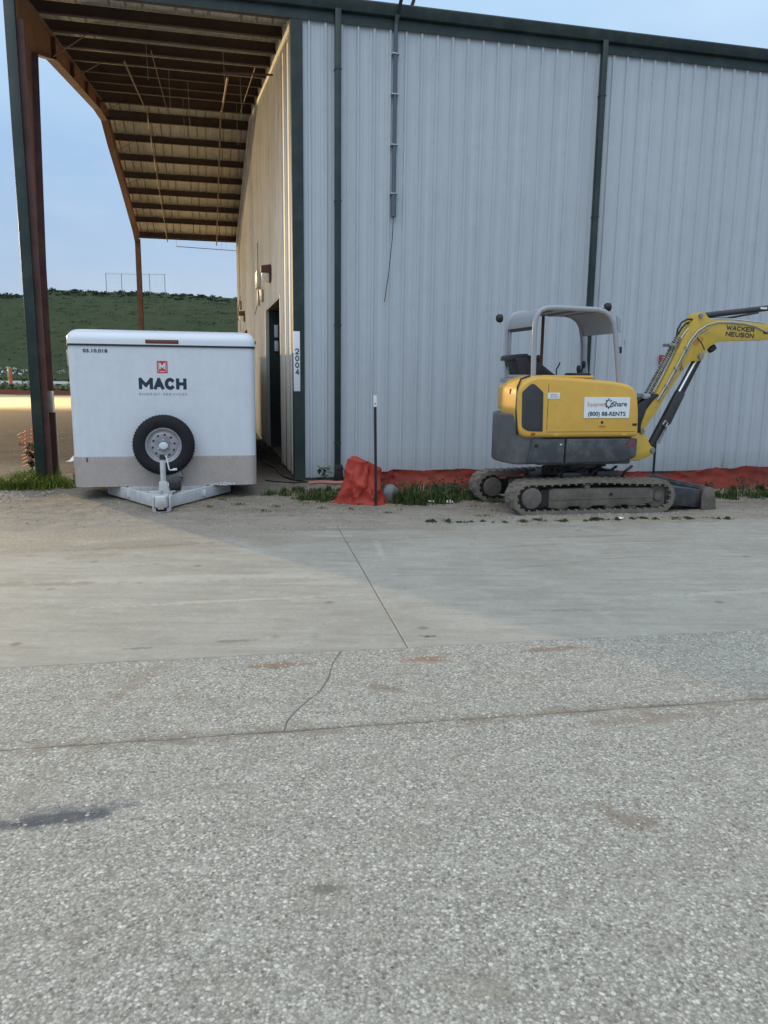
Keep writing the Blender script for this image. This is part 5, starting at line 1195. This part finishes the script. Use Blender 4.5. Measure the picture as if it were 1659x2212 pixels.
# fence posts
def tpost(x, y, h, label, white, lean=0.0):
    p = tag(empty('fence_post', (x, y, 0)), label, 'post', 'steel fence posts along the silt barrier')
    p.rotation_euler = (0, lean, .3)
    MB().box(-.018, .018, -.003, .003, -.2, h).box(-.003, .003, .003, .032, -.2, h).build('stake', 'black', p, bevel=.0015, seg=1)
    for i in range(int(h / .06)): MB().box(-.006, .006, -.009, -.003, .1 + i * .055, .118 + i * .055).build('stud', 'black', p)
    if white: MB().box(-.020, .020, -.0045, .0045, h - .14, h + .002).box(-.0045, .0045, .0045, .034, h - .14, h + .002).build('painted_tip', 'litter', p, bevel=.001, seg=1)
tpost(-.105, 9.78, 1.42, 'black steel fence post with a white tip in front of the orange tarpaulin', True, -.018)
pq = W(5.28, -1.55); tpost(pq.x, pq.y, .95, 'black steel fence post behind the excavator blade', False)
# silt barrier: ragged strip of fabric
def barrier(name, pts, label, hfun, seed=1, closed=False, material='silt'):
    V = []; F_ = []; P = []
    for (a, b) in zip(pts, pts[1:]):
        n = max(2, int((Vector(b) - Vector(a)).length / .045))
        P += [Vector(a).lerp(Vector(b), i / n) for i in range(n)]
    P.append(Vector(pts[-1])); rows = 14
    for i, p in enumerate(P):
        q = P[min(i + 1, len(P) - 1)] - P[max(i - 1, 0)]; nn = Vector((-q.y, q.x)).normalized(); h = hfun(i * .045)
        for j in range(rows):
            t = j / (rows - 1); xx = i * .045; bul = .05 * nz2(xx, t * .3 + seed, 1.4) + .026 * (.5 - abs(nz2(xx + t * .25, t * .5 + seed, 3.1)) * 2) + .015 * (.5 - abs(nz2(xx - t * .2, t * .3 + seed, 9)) * 2) + .005 * nz2(xx, t * .3, 25)
            w = p - nn * (bul + .16 * (1 - t) ** 2); V.append((w.x, w.y, gz(w.x, w.y) - .01 + h * t))
    for i in range(len(P) - 1):
        for j in range(rows - 1): F_.append((i * rows + j, (i + 1) * rows + j, (i + 1) * rows + j + 1, i * rows + j + 1))
    o = raw(name, V, F_, material, smooth=True); o.data.set_sharp_from_angle(angle=math.radians(28)); return tag(o, label, 'barrier')
pts = [(W(u, v).x, W(u, v).y) for u, v in ((.95, -1.35), (1.3, -1.02), (2.5, -1.15), (4.0, -1.32), (5.3, -1.55), (6.6, -1.75), (8.2, -1.75), (10.5, -1.5))]
barrier('silt_fence', pts, 'long low red fabric silt barrier running along the foot of the wall', lambda s: .285 + .05 * nz2(s, 1, .8) + .02 * nz2(s, 2, 3) + .10 * max(0, s - 5.2) * (s < 6.5) * .5 + (.065 if s >= 6.5 else 0) + .018 * abs(nz2(s, 9, 9)) - .03 * abs(nz2(s, 4, 1.7)))
# sand bag
mb = MB(); V = []; F_ = []
for j in range(9):
    for i in range(18):
        a = 2 * PI * i / 18; b = PI * j / 8; r = 1 + .5 * noise.noise(Vector((math.cos(a) * 2, math.sin(a) * 2, j * .5)))
        V.append((.095 * r * math.sin(b) ** .7 * math.cos(a) if 0 < j < 8 else 0, .09 * r * math.sin(b) ** .7 * math.sin(a) if 0 < j < 8 else 0, .13 - .13 * math.cos(b)))
F_ = [(j * 18 + i, j * 18 + (i + 1) % 18, (j + 1) * 18 + (i + 1) % 18, (j + 1) * 18 + i) for j in range(8) for i in range(18)]
mb.add(V, F_); o = mb.build('sand_bag', 'bag', smooth=60); o.location = (.07, 10.05, 0); tag(o, 'small grey plastic sack slumped against the orange tarpaulin', 'bag')
# litter
def scrap(x, y, z, s, label, seed):
    rr = random.Random(seed); V = []; F_ = []
    for j in range(4):
        for i in range(4): V.append((s * (i / 3 - .5) + rr.uniform(-.1, .1) * s, s * .6 * (j / 3 - .5) + rr.uniform(-.1, .1) * s, rr.uniform(0, .5) * s))
    F_ = [(j * 4 + i, j * 4 + i + 1, (j + 1) * 4 + i + 1, (j + 1) * 4 + i) for j in range(3) for i in range(3)]
    F_ += [tuple(reversed(f)) for f in F_][:0]
    o = raw('litter', V, F_, 'litter'); o.location = (x, y, z); return tag(o, label, 'litter', 'scraps of litter')
scrap(.87, 10.2, .05, .10, 'white crumpled paper in the grass left of the excavator track', 1)
scrap(.86, 9.95, .03, .09, 'white plastic scrap lying at the front of the grass patch', 2)
scrap(2.83, 9.02, .02, .06, 'tiny white scrap on the concrete edge below the excavator track', 3)
scrap(-5.25, 13.1, .10, .30, 'white bent plastic strip on the dirt behind the left column', 4)
scrap(.62, 10.0, .03, .07, 'tan paper scrap half hidden in the grass patch', 5)
# black boot of the downspout + hoses on the ground
o = tag(empty('drain_boot', W(.63, -.18), YAW), 'short black plastic drain boot at the foot of the downspout', 'drain boot')
MB().prism([(-.075, 0), (.075, 0), (.055, .28), (-.045, .28)], -.06, .06, 'y').build('sleeve', 'black', o, bevel=.01); MB().box(-.06, .07, -.07, .07, .20, .24).build('band', 'black', o, bevel=.006)
V_ = [W(.12, -.45), W(.3, -.40), W(.55, -.46), W(.75, -.40), W(.9, -.44)]
MB().tube([(p.x, p.y, gz(p.x, p.y) + .02) for p in V_], .022, 8).tube([(p.x, p.y - .05, gz(p.x, p.y) + .018) for p in V_[:4]], .018, 8).build('garden_hose', 'fadedred'); tag(bpy.data.objects['garden_hose'], 'faded red hose lying along the foot of the wall corner', 'hose')
def cable(name, pts, r, label):
    P = []; 
    for a, b in zip(pts, pts[1:]):
        for i in range(6): p = Vector(a).lerp(Vector(b), i / 6); P.append((p.x + nz2(p.x, p.y, 3) * .04, p.y, gz(p.x, p.y) + r))
    p = pts[-1]; P.append((p[0], p[1], gz(p[0], p[1]) + r)); o = MB().tube(P, r, 7).build(name, 'cable'); return tag(o, label, 'cable', 'cables on the ground by the corner')
cable('power_cable', [tuple(W(-.35, 2.6))[:2], tuple(W(-.2, 1.4))[:2], tuple(W(-.18, .3))[:2], tuple(W(.1, -.25))[:2], tuple(W(.3, -.30))[:2]], .014, 'thick black cable snaking round the foot of the wall corner')
cable('power_cable', [tuple(W(-.9, 3.2))[:2], tuple(W(-.55, 4.0))[:2], tuple(W(-.15, 4.6))[:2]], .012, 'thin black cable crossing the ground before the green door')
cable('power_cable', [tuple(W(-.5, .1))[:2], tuple(W(-.25, -.2))[:2], tuple(W(-.02, -.35))[:2], tuple(W(.1, -.3))[:2]], .010, 'short black cable end looped on the dirt at the green corner')

# netting by the left column
nt_ = tag(empty('safety_netting', (-5.6, 12.6, 0)), 'torn orange safety netting leaning behind the green and brown column', 'netting')
mb = MB()
A, B_ = Vector((-.42, .0, 0)), Vector((.10, -.25, 0))
for i in range(9):
    t = i / 8; p = A.lerp(B_, t); top = .25 + .62 * t; bot = .50 - .45 * t
    mb.tube([(p.x + .01 * math.sin(z * 9), p.y, z) for z in [bot + (top - bot + .25) * q / 6 for q in range(7)]], .006, 4, False)
for k in range(10):
    z0 = .62 - k * .06; 
    mb.tube([(A.lerp(B_, t).x, A.lerp(B_, t).y, max(.05, z0 + .28 * t - .15 * t * t + .01 * math.sin(t * 20))) for t in [min(1, q / 8 + (.1 * k / 2 if q == 0 else 0)) for q in range(9)]], .006, 4, False)
tag(mb.build('mesh', 'netting', nt_, smooth=0), kind='stuff')
MB().bar((.14, -.28, .0), (.12, -.28, .75), .03, .01).build('stake', 'netting', nt_)

# plants
def plant(name, loc, h, n, ls, label, material, seed, cat='plant', stemr=.004, branch=5):
    rr = random.Random(seed); p = tag(empty(name, loc), label, cat)
    st = MB(); V = []; F_ = []
    for b in range(branch):
        a = rr.uniform(0, 2 * PI); l = h * rr.uniform(.55, 1); lean = rr.uniform(.05, .35); pts = [Vector((math.cos(a) * lean * h * t * t, math.sin(a) * lean * h * t * t, l * t)) for t in [q / 5 for q in range(6)]]
        st.tube(pts, [stemr * (1 - .7 * q / 5) for q in range(6)], 5)
        for _ in range(n):
            t = rr.uniform(.25, 1); q = pts[int(t * 5)] ; d = Vector((rr.gauss(0, 1), rr.gauss(0, 1), rr.gauss(0, .35))).normalized(); k = ls * rr.uniform(.6, 1.2); w = d.cross(Vector((0, 0, 1))).normalized() * k * .28
            i = len(V); V += [q, q + d * k * .5 + w + Vector((0, 0, .1 * k)), q + d * k, q + d * k * .5 - w + Vector((0, 0, .1 * k))]; F_.append((i, i + 1, i + 2, i + 3))
    st.build('stem', 'stem', p); raw('leaves', V, F_, material, p); return p
q = W(.36, -.30); plant('sapling', (q.x, q.y, gz(q.x, q.y)), .42, 9, .11, 'small dark leafed sapling against the wall between trim and downspout', 'leaf', 4, branch=4)
plant('weed', (-5.42, 11.75, gz(-5.42, 11.75)), .75, 70, .05, 'tall feathery weed climbing the foot of the left column', 'leaf', 9, branch=9, stemr=.003)
for i, (u, v, h, lab) in enumerate(((6.55, -1.45, .55, 'thin bare weed stalks behind the red barrier right of the boom'), (7.6, -1.5, .40, 'wispy weed behind the red barrier at the right edge'), (4.6, -1.3, .30, 'dry weed stalk behind the red barrier near the turntable'))):
    q = W(u, v); plant('weed', (q.x, q.y, 0), h, 10, .025, lab, 'leaf', 20 + i, branch=8, stemr=.002)
# grass patches
tag(tufts('grass', [(-1.0, 10.55, .55, .42, 1.6), (-.75, 10.2, .35, .22, .7)], .10, 1300, 'grass', seed=1), 'short green grass left of the orange tarpaulin', 'grass', kind='stuff')
tag(tufts('grass', [(.55, 10.55, .75, .45, 2.6), (.2, 10.2, .35, .25, 1), (1.1, 10.3, .45, .3, 1), (.45, 10.05, .5, .12, .8)], .14, 1500, 'grass', seed=2), 'green grass between the orange tarpaulin and the excavator track', 'grass', kind='stuff')
tag(tufts('grass', [(.55 + .22 * i_, 8.74 + .030 * i_ + .012 * math.sin(i_ * 1.7), .30, .020, .13 + .10 * math.sin(i_ * 2.3)) for i_ in range(17)], .026, 1300, 'grass', seed=3), 'thin line of grass growing along the concrete edge', 'grass', kind='stuff')
tag(tufts('grass', [(5.7, 11.0, 1.6, .5, 3.5), (3.5, 11.1, 1.5, .3, 2)], .10, 1200, 'grass', seed=4), 'grass growing before the red barrier right of the blade', 'grass', kind='stuff')
tag(tufts('weeds', [(-5.25, 11.05, .36, .36, 2.6), (-4.85, 10.95, .28, .22, .8), (-4.3, 11.7, .25, .5, 1.2), (-5.1, 11.7, .4, .4, 1.0)], .19, 1500, 'grass_lime', seed=5, wide=.005, lean=1.2), 'bright green weeds spreading round the foot of the left column', 'weeds', kind='stuff')
tag(tufts('dry_grass', [(.3, 9.5, 3.2, .35, 1.0), (-1.6, 9.9, 1.2, .4, .4)], .03, 500, leaf_mat('dry_blades', (.12, .10, .05), (.22, .19, .10)), seed=6), 'sparse dry grass stubble across the dirt strip', 'grass', kind='stuff')

tag(tufts('dry_stems', [(.55, 10.5, .8, .45, 1.4), (-.95, 10.5, .5, .35, .8), (-5.1, 11.1, .4, .4, .8), (5.7, 11.0, 1.6, .5, 1.6)], .17, 150, leaf_mat('straw', (.16, .13, .07), (.30, .26, .15)), seed=16, wide=.003, lean=1.0), 'pale dry stems mixed through the grass along the wall', 'grass', kind='stuff')
rr = random.Random(31); V = []; F_ = []
for i in range(46):
    u = rr.choice([rr.uniform(1.3, 3.0), rr.uniform(1.3, 3.0), rr.uniform(5.4, 8)]); q = W(u, rr.uniform(-1.75, -1.25) - (.5 if u > 4 else 0)); s_ = rr.uniform(.05, .13)
    leafy(V, F_, (q.x, q.y, s_ * .9), (s_ * 1.2, s_, s_ * 1.1), 60, .022, rr)
tag(raw('weeds', V, F_, 'leaf'), 'dark leafy weeds growing against the red silt barrier', 'weeds', kind='stuff')

# gravel on the dirt
rr = random.Random(5); V = []; F_ = []
def stone(x, y, s):
    z = gz(x, y)
    if z < -.012: z = 0.0
    n = len(V); a = rr.uniform(0, PI); c, q = math.cos(a), math.sin(a)
    pts = [(-1, -.7, -.3), (.9, -.8, -.3), (1, .7, -.3), (-.8, .9, -.3), (-.6, -.5, .55), (.5, -.5, .7), (.6, .5, .5), (-.5, .5, .65)]
    for px, py, pz in pts:
        px *= s * rr.uniform(.7, 1.1); py *= s * rr.uniform(.6, 1); V.append((x + px * c - py * q, y + px * q + py * c, z + pz * s * .7))
    for f in ((4, 5, 6, 7), (0, 1, 5, 4), (1, 2, 6, 5), (2, 3, 7, 6), (3, 0, 4, 7)): F_.append(tuple(i + n for i in f))
for _ in range(9000):
    x = rr.uniform(-6.2, 5.5); y = rr.uniform(8.2, 11.9)
    d = (Vector((x, y)) - SO).dot(SQ)
    if d < 3.75 + .03 * -x: continue
    stone(x, y, .004 + .010 * rr.random() ** 3)
for _ in range(2600):
    x = rr.uniform(-12, -3.5); y = rr.uniform(10.5, 22); stone(x, y, .006 + .018 * rr.random() ** 3)
for _ in range(900): x = rr.uniform(-6.2, -4.6); y = rr.uniform(9.6, 11.2); stone(x, y, .008 + .016 * rr.random() ** 2)
for _ in range(500):
    s = rr.uniform(-5, 6); t = 3.9 - abs(rr.gauss(0, .35)); x, y = S(s, t); stone(x, y, .003 + .006 * rr.random() ** 2)
for _ in range(900):
    sgn = rr.choice((-1, 1)); x = rr.uniform(-1.15, 1.15); off = rr.choice((-.68, -.68, .34)) - abs(rr.gauss(0, .05)); q = EO + Vector((AX.x * x + BX.x * off, AX.y * x + BX.y * off, 0)); stone(q.x, q.y, .005 + .016 * rr.random() ** 2)
tag(raw('gravel', V, F_, 'stone'), 'loose pale gravel scattered over the dirt', 'gravel', kind='stuff')

V = []; F_ = []; rr = random.Random(41)
for _ in range(2600):
    y = 1.6 + 7 * rr.random() ** 1.3; x = rr.uniform(-.75, .75) * y; n0 = len(V); stone(x, y, .0016 + .0045 * rr.random() ** 4)
    for k in range(n0, len(V)): V[k] = (V[k][0], V[k][1], V[k][2] if V[k][2] > -.001 else 0)
tag(raw('loose_grit', V, F_, 'stone'), 'loose grit scattered over the pavement', 'grit', kind='stuff')
